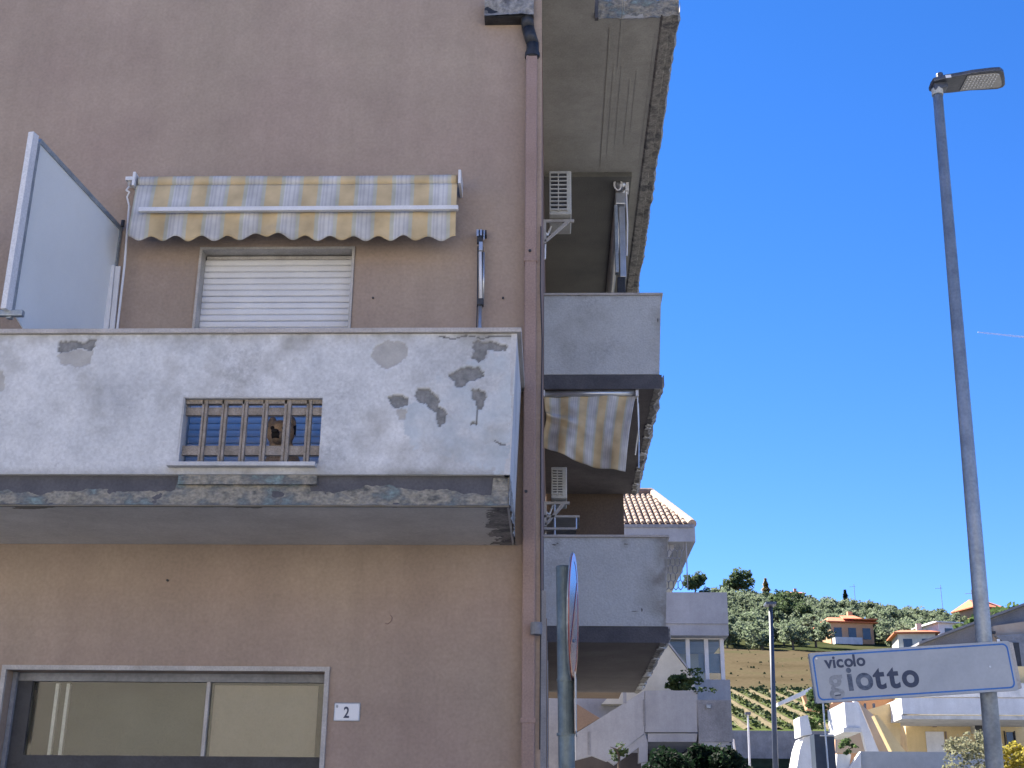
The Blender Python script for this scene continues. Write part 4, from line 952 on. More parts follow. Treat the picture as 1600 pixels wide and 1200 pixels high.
MB().prism([hp(.035,-.083,-.004), hp(.07,-.085,-.004), hp(.07,-.085,.016), hp(.035,-.083,.016)], -wv*.003).build('sticker', 'plaque', lamp)
MB().prism([hp(-.03,-.035,-.05), hp(.06,-.035,-.035), hp(.06,.035,-.035), hp(-.03,.035,-.05)], up*.05).build('spigot', 'lamp_head', lamp, bevel=.008)
# sign
g00, g10, g01 = P(1276,1099,Y=7.0), P(1589,1076,Y=7.12), P(1266,1018,Y=7.0)
g11 = P(1580,1001,Y=7.12)
sgn = T('street_name_sign', (g00+g10)/2, 'white street name plate with blue border reading vicolo giotto, fixed to the lamp pole', 'street sign')
xd = ((g10+g11)-(g00+g01))/2; Ws = xd.length; xd.normalize(); Hs = ((g01-g00).length+(g11-g10).length)/2
zd = ((g01-g00)+(g11-g10)).normalized(); zd = (zd-xd*zd.dot(xd)).normalized(); nd = xd.cross(zd)   # nd points to the back?
if nd.y > 0: nd = -nd      # nd faces the camera
FR = Matrix((xd, zd, nd)).transposed().to_4x4()
org = g00-sgn.loc
def sp(x, z, d=0): return g00 + xd*x + zd*z + nd*d
def rrect(x0, x1, z0, z1, r, n=5):
    pts = []
    for cx, cz, a0_ in ((x1-r,z0+r,-90),(x1-r,z1-r,0),(x0+r,z1-r,90),(x0+r,z0+r,180)):
        for i in range(n+1):
            a = R_(a0_+90*i/n); pts.append((cx+r*math.cos(a), cz+r*math.sin(a)))
    return pts
MB().prism([sp(a,b,-.028) for a, b in rrect(0,Ws,0,Hs,.008)], nd*.028).build('plate_body', 'sign_face', sgn)
MB().prism([sp(Ws+.0005,.004,-.03), sp(Ws+.026,.010,-.03), sp(Ws+.026,Hs-.010,-.03), sp(Ws+.0005,Hs-.004,-.03)], nd*.022).build('end_cap', 'frame', sgn, bevel=.004)
o_, i_ = rrect(.012,Ws-.012,.012,Hs-.012,.03), rrect(.0205,Ws-.0205,.0205,Hs-.0205,.024)
mb = MB(); n = len(o_); mb.v = [sp(a,b,.0008) for a, b in o_]+[sp(a,b,.0008) for a, b in i_]
mb.v += [sp(a,b,.0002) for a, b in o_]+[sp(a,b,.0002) for a, b in i_]
for i in range(n):
    j = (i+1) % n; mb.f += [(i, j, n+j, n+i), (2*n+i, 2*n+j, j, i), (n+i, n+j, 3*n+j, 3*n+i)]
mb.build('blue_border', 'sign_blue', sgn)
def sx_(px, py): # sign plane coordinates of a pixel of the photograph
    d = CR @ Vector((px-800, 600-py, -2000)); t = (g00-CO).dot(nd)/d.dot(nd); p = CO+d*t-g00; return p.dot(xd), p.dot(zd)
def letter(ch, px, py, h, m, off, sx=1.0):
    x, z = sx_(px, py)
    mw = Matrix.Translation(org + xd*x + zd*z + nd*.0006) @ FR
    text(ch, h, m, 'letter', sgn, mw, ext=.0006, off=off, sx=sx)
hv = Hs/80*1.0
for ch, px in zip('vicolo', (1290, 1301.5, 1307.5, 1320, 1333, 1339)): letter(ch, px, 1044-(px-1290)*.073, hv*26.5, 'ink', .0026, 1.03)
for ch, px, m in (('g',1297,'ink_faded'),('i',1325,'ink_worn'),('o',1339,'ink_worn'),('t',1368,'ink'),('t',1390,'ink'),('o',1411,'ink')):
    letter(ch, px, 1080-(px-1297)*.060, hv*53, m, 0.0050 if m != 'ink_faded' else .004, 1.0)
x, z = sx_(1306, 1087); MB().prism([sp(x-.004,z-.003,.0016), sp(x+.028,z-.001,.0016), sp(x+.028,z+.006,.0016), sp(x-.004,z+.004,.0016)], -nd*.001).build('letter_remnant', 'ink', sgn)
pc = P(1547, 1040, Y=lY)
for dz in (.06, -.06):
    c_ = Vector((pc.x-.002+dz*.09, lY, pc.z+dz)); MB().tube(c_-Vector((0,0,.012)), c_+Vector((0,0,.012)), Hh(pc.z)/2+.004, seg=20).build('clamp', 'alu', sgn)
    MB().box(c_.x-.02, c_.x+.02, g10.y+.006, lY-Hh(pc.z)/2, c_.z-.012, c_.z+.012).build('clamp_arm', 'alu', sgn)
for bx_, bz_ in ((Ws*.88, Hs*.5), (Ws*.03, Hs*.88)):
    MB().tube(sp(bx_, bz_, .0006), sp(bx_, bz_, .004), .006, seg=10).build('rivet', 'alu', sgn)
cp = sx_(1560, 1001); MB().prism([sp(cp[0]-.008,Hs-.002,.002), sp(cp[0]+.008,Hs-.002,.002), sp(cp[0]+.008,Hs+.012,.002), sp(cp[0]-.008,Hs+.012,.002)], -nd*.01).build('clip', 'alu', sgn)

# chips and rust marks on the end-on parapets
for px, py, w_, h_ in ((866,851,.05,.02),(871,849,.03,.012),(978,850,.05,.018),(1003,953,.018,.05),(992,955,.07,.008),(905,462,.06,.01),(1028,500,.02,.06)):
    p = P(px, py, Y=13.19); rn = random.Random(px); pts = []
    for k in range(9):
        a = 2*math.pi*k/9; r_ = rn.uniform(.6,1.1); pts.append((p.x+w_*.5*r_*math.cos(a), 13.1925, p.z+h_*.5*r_*math.sin(a)))
    MB().prism(pts, (0,-.0025,0)).build('plaster_chip', 'concrete', bld, parent=(b1 if py > 700 else b2))
# ------------------------------------------------------------------ white neighbouring house with the outside stair (about Y=24..30)
def PX(px, Y, py=1000): return P(px, py, Y=Y).x
def PZ(py, Y, px=1000): return P(px, py, Y=Y).z
nh = T('neighbour_house', (2.4, 27, 1.6), 'white house with a tiled hip roof, glazed veranda and outside stair behind the balconies', 'house')
yF = 27.0
fx0, fx1, fz0, fz1 = PX(950,yF,830), PX(1086,yF,830), PZ(846,yF), PZ(819,yF)
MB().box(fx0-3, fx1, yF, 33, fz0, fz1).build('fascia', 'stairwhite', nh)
MB().box(fx0-3, fx1-.05, yF-.03, yF-.001, fz1-.08, fz1-.01).build('gutter', 'greywall', nh)
rf = MB(); e0, e1 = Vector((fx0-3, yF+.05, fz1+.001)), Vector((fx1-.05, yF+.05, fz1+.001))
rt = P(1019, 772, Y=30.5); r1 = Vector((rt.x, 30.5, rt.z)); r0 = Vector((fx0-3, 30.5, rt.z))
e2 = Vector((fx1-.05, 34, fz1+.001)); e3 = Vector((fx0-3, 34, fz1+.001))
rf.v = [e0, e1, r1, r0, e2, e3]; rf.f = [(0,1,2,3), (1,4,2), (4,5,3,2), (0,3,5)]
roof = rf.build('roof', 'tile', nh)
# barrel tile courses on the front slope: each course a half-round strip from eave to ridge or hip
x = fx0-.4
while x < e1.x-.06:
    if x <= r1.x: top = Vector((x, r1.y, r1.z))
    else:
        t = (e1.x-x)/(e1.x-r1.x); top = e1.lerp(r1, t); top.x = x
    bot = Vector((x, e0.y-.05, fz1+.015)); mb = MB(); n = max(3, int((top-bot).length/.38)); sl = (top-bot)/n
    for k in range(n):
        a = bot+sl*k; b = bot+sl*(k+1.06); r_a, r_b = .050, .041; base = len(mb.v)
        for c_, r_ in ((a, r_a), (b, r_b)):
            for i in range(7):
                th_ = math.pi*i/6; mb.v.append(c_+Vector((r_*math.cos(th_), -.0, r_*math.sin(th_)*.9+(.0 if c_ is b else .014))))
        for i in range(6): mb.f.append((base+i, base+i+1, base+8+i, base+7+i))
        mb.f.append(tuple(base+i for i in range(7)))
    mb.build('tile_course', 'tile', nh, parent=roof); x += .128
n = 12
for k in range(n):
    a = e1.lerp(r1, k/n); b = e1.lerp(r1, (k+1.15)/n); mb = MB().tube(a+Vector((0,0,.02)), b+Vector((0,0,.05)), .10, .085, seg=10); mb.build('hip_tile', 'tile_pale', nh, parent=roof)  # hip tiles paler: sunlight on the hip put into their colour
for k in range(9):
    a = r1+Vector((-.42*k,0,.03)); MB().tube(a, a+Vector((-.44,0,.02)), .12, .10, seg=10).build('ridge_tile', 'tile', nh, parent=roof)

# wall under the roof, tapering bracket
pts = [P(1030,846,Y=27.3), P(1059,846,Y=27.3), P(1046,868,Y=27.3), P(1030,880,Y=27.3)]
MB().prism(pts, (0,.35,0)).build('roof_bracket', 'stairwhite', nh)
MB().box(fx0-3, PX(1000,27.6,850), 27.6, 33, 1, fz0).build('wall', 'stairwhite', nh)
# honeycomb metal screen
xs0, xs1 = PX(1040,27.1,880), PX(1071,27.1,880); zs0, zs1 = PZ(922,27.1,1060), fz0
mb = MB(); cw, chh_ = .10, .165; nx = int((xs1-xs0)/cw)+1; nz = int((zs1-zs0)/chh_)+1
for j in range(nz):
    for i in range(nx):
        x0 = xs0+i*cw+(cw/2 if j % 2 else 0); z0 = zs0+j*chh_
        if z0+chh_ > zs1 or x0+cw/2 > xs1+.02: continue
        a = Vector((x0,27.1,z0)); b = Vector((x0+cw/2,27.1,z0+chh_*.35)); c = Vector((x0-cw/2,27.1,z0+chh_*.35))
        mb.tube(a,b,.009,seg=4,caps=False).tube(a,c,.009,seg=4,caps=False).tube(b,b+Vector((0,0,chh_*.65)),.009,seg=4,caps=False).tube(c,c+Vector((0,0,chh_*.65)),.009,seg=4,caps=False)
mb.build('honeycomb_screen', 'greywall', nh)
MB().tube((xs1+.03,27.1,zs0),(xs1+.03,27.1,zs1), .012, seg=6).build('screen_post', 'stairwhite', nh)
# upper white balcony box
yB = 26.0
bx0, bx1 = PX(1030,yB,950), PX(1137,yB,950)
MB().box(bx0-1, bx1, yB, yB+.12, PZ(974,yB), PZ(925,yB)).build('upper_parapet', 'stairwhite', nh)
MB().box(bx1-.12, bx1, yB+.121, yB+4, PZ(974,yB), PZ(925,yB)).build('upper_parapet', 'stairwhite', nh)
MB().box(bx0-1, bx1-.0, yB+.03, yB+4.2, PZ(992,yB), PZ(974,yB)-.002).build('upper_slab', 'stairwhite', nh)
# veranda glazing below
gY = yB+.4
vx0, vx1 = PX(1040,gY,1020), PX(1131,gY,1020); vz0, vz1 = PZ(1062,gY,1090), PZ(993,gY,1090)
MB().box(vx0, vx1, gY, gY+.08, vz1-.07, vz1).build('veranda_header', 'white_metal', nh)
for px in (1075, 1104, 1128.5):
    x = PX(px,gY,1020); MB().box(x-.04, x+.04, gY, gY+.08, vz0, vz1-.071).build('veranda_post', 'white_metal', nh)
MB().box(vx0-1, vx1-.15, gY+2.2, gY+2.3, 2, vz1).build('wall', 'cream_dull', nh)
MB().box(vx1-.5, vx1-.02, gY+.1, gY+.14, vz0+.15, vz1-.35).build('curtain', 'stairwhite', nh)
MB().box(vx0-1, vx1, gY+.04, gY+.045, vz0, vz1-.072).build('veranda_pane', 'glass', nh)
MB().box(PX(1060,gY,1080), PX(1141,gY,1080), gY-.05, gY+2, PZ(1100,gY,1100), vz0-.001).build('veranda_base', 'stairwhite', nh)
# cream gable between
gg = 25.6
MB().prism([P(1038,1000,Y=gg), P(1083,1058,Y=gg), P(1090,1100,Y=gg), P(940,1100,Y=gg)], (0,.35,0)).build('gable', 'cream', nh)
gt_ = [P(1038,998,Y=gg-.02), P(1083,1056,Y=gg-.02)]
MB().prism([gt_[0], gt_[1], gt_[1]+Vector((0,0,.05)), gt_[0]+Vector((0,0,.05))], (0,.4,0)).build('gable_trim', 'stairwhite', nh)
# terrace parapet and outside stair
tY = 24.0
a, b, c_, d_ = P(1008,1079,Y=tY), P(1090,1079,Y=tY), P(1090,1144,Y=tY), P(1008,1144,Y=tY)
MB().prism([a, b, c_, d_], (0,.15,0)).build('terrace_parapet', 'stairwhite', nh)
MB().prism([P(1012,1146,Y=tY+.03), P(1090,1146,Y=tY+.03), P(1088,1159,Y=tY+.03), P(1012,1159,Y=tY+.03)], (0,3.0,0)).build('terrace_slab', 'stairwhite', nh)
MB().prism([P(1007,1079,Y=tY+.0), P(1007,1146,Y=tY), P(975,1170,Y=tY), P(948,1190,Y=tY), P(925,1181,Y=tY), P(899,1188,Y=tY), P(899,1146,Y=tY)], (0,.15,0)).build('stair_parapet', 'stairwhite', nh)
MB().prism([P(1008,1146,Y=tY+.02), P(1012,1160,Y=tY+.02), P(1012,1190,Y=tY+.02), P(998,1192,Y=tY+.02), P(998,1168,Y=tY+.02), P(960,1195,Y=tY+.02), P(950,1188,Y=tY+.02)], (0,.3,0)).build('stair_string', 'stairwhite', nh)
for (x0, y0, x1, y1) in ((1004.5,1093,1009,1134),(918,1143,923,1180),(974,1081,979,1099)):
    p, q_ = P(x0,y0,Y=tY-.006), P(x1,y1,Y=tY-.006); MB().box(p.x, q_.x, tY-.008, tY-.0005 if y0 != 1081 else tY+.1, q_.z, p.z).build('parapet_slit', 'greywall', nh)
gx0_, gx1_ = PX(1090.5,tY,1120), PX(1143,tY,1120)
MB().box(gx0_, gx1_, tY-.02, tY+2.4, PZ(1159,tY,1100), PZ(1094,tY,1100)).build('grey_return', 'greywall', nh)
MB().box(gx0_, gx1_-.06, tY+.0, tY+2.3, PZ(1168,tY,1100), PZ(1159,tY,1100)-.002).build('grey_slab', 'stairwhite', nh)
p = P(1107,1104,Y=tY-.03); MB().box(p.x-.04, p.x+.04, tY-.06, tY-.021, p.z-.03, p.z+.03).build('wall_light', 'galv', nh)
# volumes under the terrace
MB().box(PX(1013,tY,1170), PX(1140,tY,1170), tY+3.0, tY+3.1, .5, PZ(1160,tY+3,1060)).build('garage_wall', 'dark_brown', nh)
MB().box(PX(800,25.9,1100), PX(1008,25.9,1100), 25.96, 26.2, .5, PZ(1074,25.9,950)).build('wall', 'stairwhite', nh)
MB().prism([P(898,1098,Y=25.2), P(937,1122,Y=25.2), P(898,1145,Y=25.2)], (0,.3,0)).build('stair_soffit', 'brown_wall', nh)
MB().box(PX(898,tY,1190), PX(1012,tY,1190), tY+.6, tY+.8, .5, PZ(1176,tY+.6,950)).build('garage_wall', 'dark_brown', nh)
MB().box(PX(1000,tY,1195), PX(1068,tY,1195), tY-.6, tY-.3, .8, PZ(1192,tY-.6,1040)).build('low_kerb', 'stairwhite', nh)
MB().box(bx0-1, PX(1128,yB,1080), yB+3.0, yB+7, .5, PZ(992,yB)-.01).build('wall', 'cream_dull', nh)

# ------------------------------------------------------------------ vegetation
def leaf_mesh(name, n, shape, size, m, trunk=None, seed=0, clumps=0, jitter=.12):
    """crown of small leaf faces gathered in clumps inside `shape` (rx,ry,rz,cz); trunk=(height, r)"""
    rnd = random.Random(seed); v = []; f = []; mi = []
    rx, ry, rz, cz = shape
    cl = []
    for k in range(clumps or 14):
        while 1:
            p = Vector((rnd.uniform(-1,1), rnd.uniform(-1,1), rnd.uniform(-1,1)))
            if .25 < p.length < 1: break
        cl.append((Vector((p.x*rx, p.y*ry, p.z*rz+cz)), rnd.uniform(.28,.5)))
    def quad(c, u, w):
        k = len(v); v.extend((c-u-w, c+u-w, c+u+w, c-u+w)); f.append((k,k+1,k+2,k+3))
    mr = (rx+ry+rz)/3
    for i in range(n):
        c0, r0_ = rnd.choice(cl); d = Vector((rnd.gauss(0,1), rnd.gauss(0,1), rnd.gauss(0,1))).normalized()*r0_*mr*rnd.uniform(.55,1.05)
        d.z *= .8; c = c0+d
        u = Vector((rnd.uniform(-1,1), rnd.uniform(-1,1), rnd.uniform(-.6,.6))).normalized(); w = u.cross(Vector((rnd.uniform(-1,1), rnd.uniform(-1,1), rnd.uniform(-1,1)))).normalized()
        s = size*rnd.uniform(.6,1.3); quad(c, u*s*.5, w*s*.32)
    me = bpy.data.meshes.new(name); me.from_pydata(v, [], f); me.materials.append(M[m]); return me
def trunk_mesh(name, h, r, shape, seed=0, limbs=4, m='bark'):
    rnd = random.Random(seed); mb = MB(); rx, ry, rz, cz = shape
    mid = Vector((rnd.uniform(-.06,.06)*h, rnd.uniform(-.06,.06)*h, h*.6)); top = Vector((rnd.uniform(-.08,.08)*h, rnd.uniform(-.08,.08)*h, h))
    mb.tube((0,0,-.3), mid, r, r*.8, 7).tube(mid, top, r*.8, r*.6, 7)
    for k in range(limbs):
        a = 2*math.pi*k/limbs+rnd.uniform(-.4,.4); e = Vector((math.cos(a)*rx*.7, math.sin(a)*ry*.7, cz+rnd.uniform(-.2,.4)*rz)); mb.tube(top, e, r*.5, r*.15, 5)
    me = bpy.data.meshes.new(name); me.from_pydata(mb.v, [], mb.f); me.materials.append(M[m]); return me
def plant(name, loc, crown, trunk, label, cat, group=None, rz=0, s=1):
    o = bpy.data.objects.new(name, None); COL.objects.link(o); o.location = loc; o.rotation_euler.z = rz; o.scale = (s, s, s)
    for nm, me in (('crown', crown), ('trunk', trunk)):
        if me is None: continue
        c = bpy.data.objects.new(nm, me); COL.objects.link(c); c.parent = o
    tag(o, label, cat, group); return o
OS = [((1.7,1.7,1.2,1.75), 3), ((1.9,1.7,1.15,1.6), 5), ((1.5,1.6,1.3,1.85), 8), ((2.1,1.9,1.25,1.7), 13)]
OL = [(leaf_mesh('crown', 900, sh_, .30, 'olive', seed=k, clumps=16), trunk_mesh('trunk', .8, .16, sh_, seed=k)) for sh_, k in OS]
rnd = random.Random(11); cnt = 0
rows = []
y = 149
while y < 274:
    x = y*.125+rnd.uniform(0,3)
    while x < y*.37:
        xx, yy = x+rnd.uniform(-1.6,1.6), y+rnd.uniform(-1.8,1.8)
        rows.append((xx, yy)); x += rnd.uniform(3.2,5.0)
    y += 5.0 if y < 180 else 6.2
HOUSE_SPOTS = []
def clear(xx, yy):
    return all(not (hx-hw_ < xx+(hy-yy)*hx/hy < hx+hw_ and hy-16 < yy < hy+6) for hx, hy, hw_ in HOUSE_SPOTS)
def hill_at(px, Y): p = P(px, 960, Y=Y); return Vector((p.x, Y, TZ(p.x, Y)))
def far_house(px, py_base, w, d, h, rh, wall, roofm, label, Y, floors=2, rz=0, nwin=3, chimney=True, name='hill_house', zoff=None):
    p = P(px, py_base, Y=Y); zb = p.z if zoff is None else zoff
    th = T(name, (p.x, Y, zb), label, 'house'); HOUSE_SPOTS.append((p.x, Y, w/2+1.2))
    x0, x1, y0, y1 = p.x-w/2, p.x+w/2, Y, Y+d; c = (p.x, Y+d/2, 0)
    MB().box(x0, x1, y0, y1, zb-5, zb+h, rz, c).build('wall', wall, th)
    ov = .5; mb = MB(); mb.box(x0-ov, x1+ov, y0-ov, y1+ov, zb+h, zb+h+.14, rz, c)
    n = len(mb.v); q = [Vector(v_) for v_ in ((x0-ov,y0-ov,zb+h+.14),(x1+ov,y0-ov,zb+h+.14),(x1+ov,y1+ov,zb+h+.14),(x0-ov,y1+ov,zb+h+.14),(x0+w*.16,(y0+y1)/2,zb+h+rh),(x1-w*.16,(y0+y1)/2,zb+h+rh))]
    m_ = Matrix.Rotation(rz, 3, 'Z'); cv = Vector(c); mb.v += [m_ @ (v_-cv)+cv for v_ in q]; mb.f += [(n,n+1,n+5,n+4),(n+1,n+2,n+5),(n+2,n+3,n+4,n+5),(n+3,n,n+4)]
    r_ = mb.build('roof', roofm, th)
    if chimney: MB().box(p.x+w*.1, p.x+w*.1+.6, Y+d*.4, Y+d*.4+.6, zb+h+rh*.5, zb+h+rh+.7, rz, c).build('chimney', wall, th, parent=r_)
    for fl in range(floors):
        zf = zb+h-2.7*(floors-fl)
        for k in range(nwin):
            xx = x0+w*(k+.5)/nwin; MB().box(xx-.5, xx+.5, y0-.05, y0+.01, zf+.7, zf+2.1, rz, c).build('window', 'glassdark', th)
        MB().box(x0+w*.02, x1-w*.35, y0-1.1, y0-.02, zf-.1, zf+.75, rz, c).build('balcony', 'housewhite', th)
    return th
villa = far_house(1329, 1020, 5.6, 6, 3.7, 1.2, 'orange_wall', 'tile_orange', 'orange plastered villa with a stepped orange roof among the olive trees', 163, 2, R_(8), 3)
p = villa.loc
MB().box(p.x+.6, p.x+3.5, 162.2, 167, p.z+4.0, p.z+4.15, 0).build('roof_step', 'tile_orange', villa)
MB().prism([(p.x-.8,161.9,p.z+4.1),(p.x+1.6,161.9,p.z+4.1),(p.x+1.2,165,p.z+5.0),(p.x-.5,165,p.z+5.0)], (0,.4,0)).build('roof_step', 'tile_orange', villa)
far_house(1438, 1016, 4.2, 5, 1.9, .8, 'cream', 'tile_orange', 'low house with an orange roof just above the street sign', 150, 1, R_(-6), 2)
far_house(1476, 1000, 2.6, 5, 2.0, .5, 'housewhite', 'housewhite', 'small pale gabled house right of the low orange roof', 156, 1, R_(14), 1, False)
far_house(1241, 937, 4.2, 5, 1.3, .9, 'brown_wall', 'tile_orange', 'tiny reddish farmhouse on the hill crest', 284, 1, 0, 3)
far_house(1541, 978, 4.5, 5, 2.6, 1.6, 'orange_wall', 'tile_orange', 'pinkish gabled house behind the lamp pole below the crest', 190, 1, R_(20), 2)
dark_spots = [(1235,985,196,3.4),(1222,972,205,3.0),(1250,1000,185,2.7),(1218,995,186,2.6)]
for xx, yy in rows:
    if not clear(xx, yy): continue
    z = TZ(xx, yy); px, py = pix(Vector((xx, yy, z)))
    if any(abs(px-a)<14*s_/3 and abs(yy-Y_)<4 for a, b_, Y_, s_ in dark_spots): continue
    k = rnd.randrange(4); s = rnd.uniform(.8, 1.15); cnt += 1
    side = 'left of the far lamp post' if px < 1206 else 'between far lamp post and orange villa' if px < 1288 else 'in line with the orange villa' if px < 1375 else 'right of the orange villa'
    lev = ('olive tree in the lowest row, ' if yy < 166 else 'olive tree low in the grove, ' if yy < 195 else 'olive tree halfway up the grove, ' if yy < 232 else 'olive tree high in the grove, ')
    plant('olive_tree', (xx, yy, z), OL[k][0], OL[k][1], lev+side, 'tree', 'olive trees on the hillside', rnd.uniform(0,6.28), s)
print('olives', cnt)
PS = (2.6,2.6,2.6,3.4); PM = (leaf_mesh('crown', 1500, PS, .42, 'pine', seed=40, clumps=26), trunk_mesh('trunk', 1.6, .28, PS, seed=4))
for i, (px, py, Y, s_) in enumerate(dark_spots):
    h = hill_at(px, Y); plant('dark_tree', h, PM[0], PM[1], ('topmost','upper left','lowest','left')[i]+' dark green tree in the clump left of the orange villa', 'tree', 'dark trees beside the orange villa', i*1.3, s_/4.0)
# crest trees
PGT = (leaf_mesh('crown', 1500, (1.9,1.8,1.5,2.6), .34, 'bush', seed=91, clumps=22), None)
US = (3.9,3.4,2.4,5.6); UM = (leaf_mesh('crown', 2400, US, .5, 'pine', seed=50, clumps=34), trunk_mesh('trunk', 3.6, .35, US, seed=6, limbs=6))
def crest(px, Y, mesh, s, label, cat='tree', grp=None, dz=0, name='crest_tree'):
    h = hill_at(px, Y); plant(name, h+Vector((0,0,dz)), mesh[0], mesh[1], label, cat, grp, px, s)
crest(1156, 255, UM, .82, 'big rounded umbrella pine on the crest beside the white balcony box', name='umbrella_pine')
crest(1088, 258, UM, .66, 'round dark pine on the crest just above the white balcony box', name='umbrella_pine')
CS = (.55,.55,2.0,2.4); CM = (leaf_mesh('crown', 500, CS, .3, 'pine', seed=60, clumps=18), trunk_mesh('trunk', .8, .12, CS, seed=6, limbs=1))
crest(1130, 262, CM, .85, 'small dark cypress left of the big umbrella pine', name='cypress')
def conifer(seed, h, r, m, n=1400):
    rn = random.Random(seed); v = []; f = []
    for i in range(n):
        t = rn.random()**.8; z = h*(.08+.92*t); rad = r*(1-t)**.9*(.75+.25*math.sin(z*5+seed)); a = rn.uniform(0,6.28); q_ = rad*math.sqrt(rn.uniform(.2,1))
        c = Vector((q_*math.cos(a), q_*math.sin(a), z-q_*.15)); u = Vector((math.cos(a), math.sin(a), -.35))*rn.uniform(.12,.35); w = Vector((-math.sin(a), math.cos(a), rn.uniform(-.4,.4)))*rn.uniform(.08,.2)
        k = len(v); v += [c-u-w, c+u-w*.5, c+u+w*.5, c-u+w]; f.append((k,k+1,k+2,k+3))
    me = bpy.data.meshes.new('crown'); me.from_pydata(v, [], f); me.materials.append(M[m])
    t = MB().tube((0,0,-.5),(0,0,h*.9), r*.09, .03, 6); tm = bpy.data.meshes.new('trunk'); tm.from_pydata(t.v, [], t.f); tm.materials.append(M['bark']); return me, tm
CN = conifer(3, 5.6, 1.6, 'pine'); crest(1323, 262, CN, 1.0, 'pointed dark fir standing on the crest above the orange villa', name='fir_tree')
GN = conifer(9, 4.6, 1.7, 'gold'); crest(1199, 276, GN, .95, 'golden pointed tree on the crest above the far lamp post', name='golden_conifer', dz=3.2)
crest(1201, 272, PM, .62, 'dark bushy tree under the golden tip on the crest')
crest(1187, 270, OL[3], .9, 'low dark green tree between the umbrella pine and the golden tree')
for i, px in enumerate((1218,1262,1275,1290,1305,1342,1356,1370,1384,1400,1418,1437,1452,1466,1480,1497,1512,1528)):
    yy = 272-abs(px-1300)*.02; crest(px, yy, OL[i % 4] if i % 3 else PM, (.8 if i % 3 else .36)*(1+.2*math.sin(i*2.3)), ('round tree on the hill crest '+('left of the pointed fir' if px < 1320 else 'just right of the pointed fir' if px < 1390 else 'above the low orange roof' if px < 1460 else 'nearest the tall lamp pole')), grp='trees along the hill crest', name='ridge_tree')
# far masts / aerials on the crest
for px, py, Y, hgt, lab in ((1338,945,268,5.2,'thin pole on the crest right of the pointed fir'),(1474,960,230,5.6,'thin pole rising above the grove left of the lamp pole'),(1522,972,190,5.0,'aerial mast with cross bar just left of the lamp pole')):
    h = hill_at(px, Y); th = T('aerial_mast', h, lab, 'mast', 'thin masts on the hill'); MB().tube(h-Vector((0,0,.5)), h+Vector((0,0,hgt+2)), .06, seg=6).build('pole', 'galv', th)
    MB().tube(h+Vector((-1.0,0,hgt+1.4)), h+Vector((.3,0,hgt+1.5)), .035, seg=5).build('cross_bar', 'galv', th)

# far lamp posts on the road
f0, f1 = P(1209, 1196, Y=40), P(1204, 947, Y=40)
fl = T('far_street_lamp', (f0.x, 40, f0.z-1), 'dark slender lamp post far off in front of the brown field', 'street lamp')
MB().tube(f0-Vector((0,0,2)), f1, .095, .06, seg=10).build('pole', 'galv_dark', fl, smooth=True)
MB().box(f1.x-.2, f1.x+.12, 39.6, 40.1, f1.z-.02, f1.z+.07).build('lamp_head', 'lamp_head', fl, bevel=.02)
s0, s1 = P(1171, 1197, Y=56), P(1168.5, 1117, Y=56)
sl_ = T('small_lamp_post', (s0.x, 56, s0.z-1), 'short white lamp post in front of the long grey retaining wall', 'lamp post')
MB().tube(s0-Vector((0,0,1.2)), s1, .05, .04, seg=8).build('pole', 'white_metal', sl_); MB().box(s1.x-.12, s1.x+.1, 55.8, 56.1, s1.z, s1.z+.1).build('lamp_head', 'lamp_head', sl_)
b0_ = P(1147,1165,Y=52); bm_ = T('bent_white_post', (b0_.x,52,b0_.z-1), 'small white bent post at the right edge of the grey box', 'post'); MB().path([Vector((b0_.x+.05,52,b0_.z-.6)), Vector((b0_.x-.02,52,b0_.z+.25))], .04, 6).build('pole', 'white_metal', bm_)

# terrace plant, stair plant, hedge under the terrace
tp_ = P(1062, 1079, Y=24.3); BS = (.30,.2,.15,.15)
BM_ = leaf_mesh('leaves', 800, BS, .06, 'bush', seed=71, clumps=14)
o = plant('potted_shrub', (tp_.x, 24.35, tp_.z+.02), BM_, None, 'leafy green shrub spilling over the white terrace parapet', 'plant', s=1.0)
BM2 = leaf_mesh('leaves', 200, (.25,.15,.2,.25), .05, 'bush', seed=72, clumps=12)
o = plant('flowering_shrub', (PX(1083,24.5,1060), 24.5, tp_.z-.02), BM2, None, 'thin airy shrub right of the green terrace shrub', 'plant', s=1.0)
BM3 = leaf_mesh('leaves', 70, (.2,.12,.05,.05), .04, 'bush', seed=73, clumps=8)
plant('trailing_plant', (PX(1104,23.9,1082), 24.0, PZ(1083,24)), BM3, None, 'few trailing leaves hanging over the parapet edge beside the grey box', 'plant')
q = P(966, 1190, Y=23.2); BM4 = leaf_mesh('leaves', 300, (.14,.14,.2,.3), .04, 'pine', seed=74, clumps=9); plant('small_cypress', (q.x, 23.2, q.z-.1), BM4, trunk_mesh('trunk', .3, .03, (.2,.2,.25,.35), 2, 2), 'small dark shrub in front of the white stair', 'plant')
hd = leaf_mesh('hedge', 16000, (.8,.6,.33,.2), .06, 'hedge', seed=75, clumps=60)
q = P(1098, 1188, Y=21.5); o = bpy.data.objects.new('dark_hedge', hd); COL.objects.link(o); o.location = (q.x-.08, 21.5, q.z-.40); tag(o, 'dark clipped hedge in the shade under the white terrace', 'hedge')

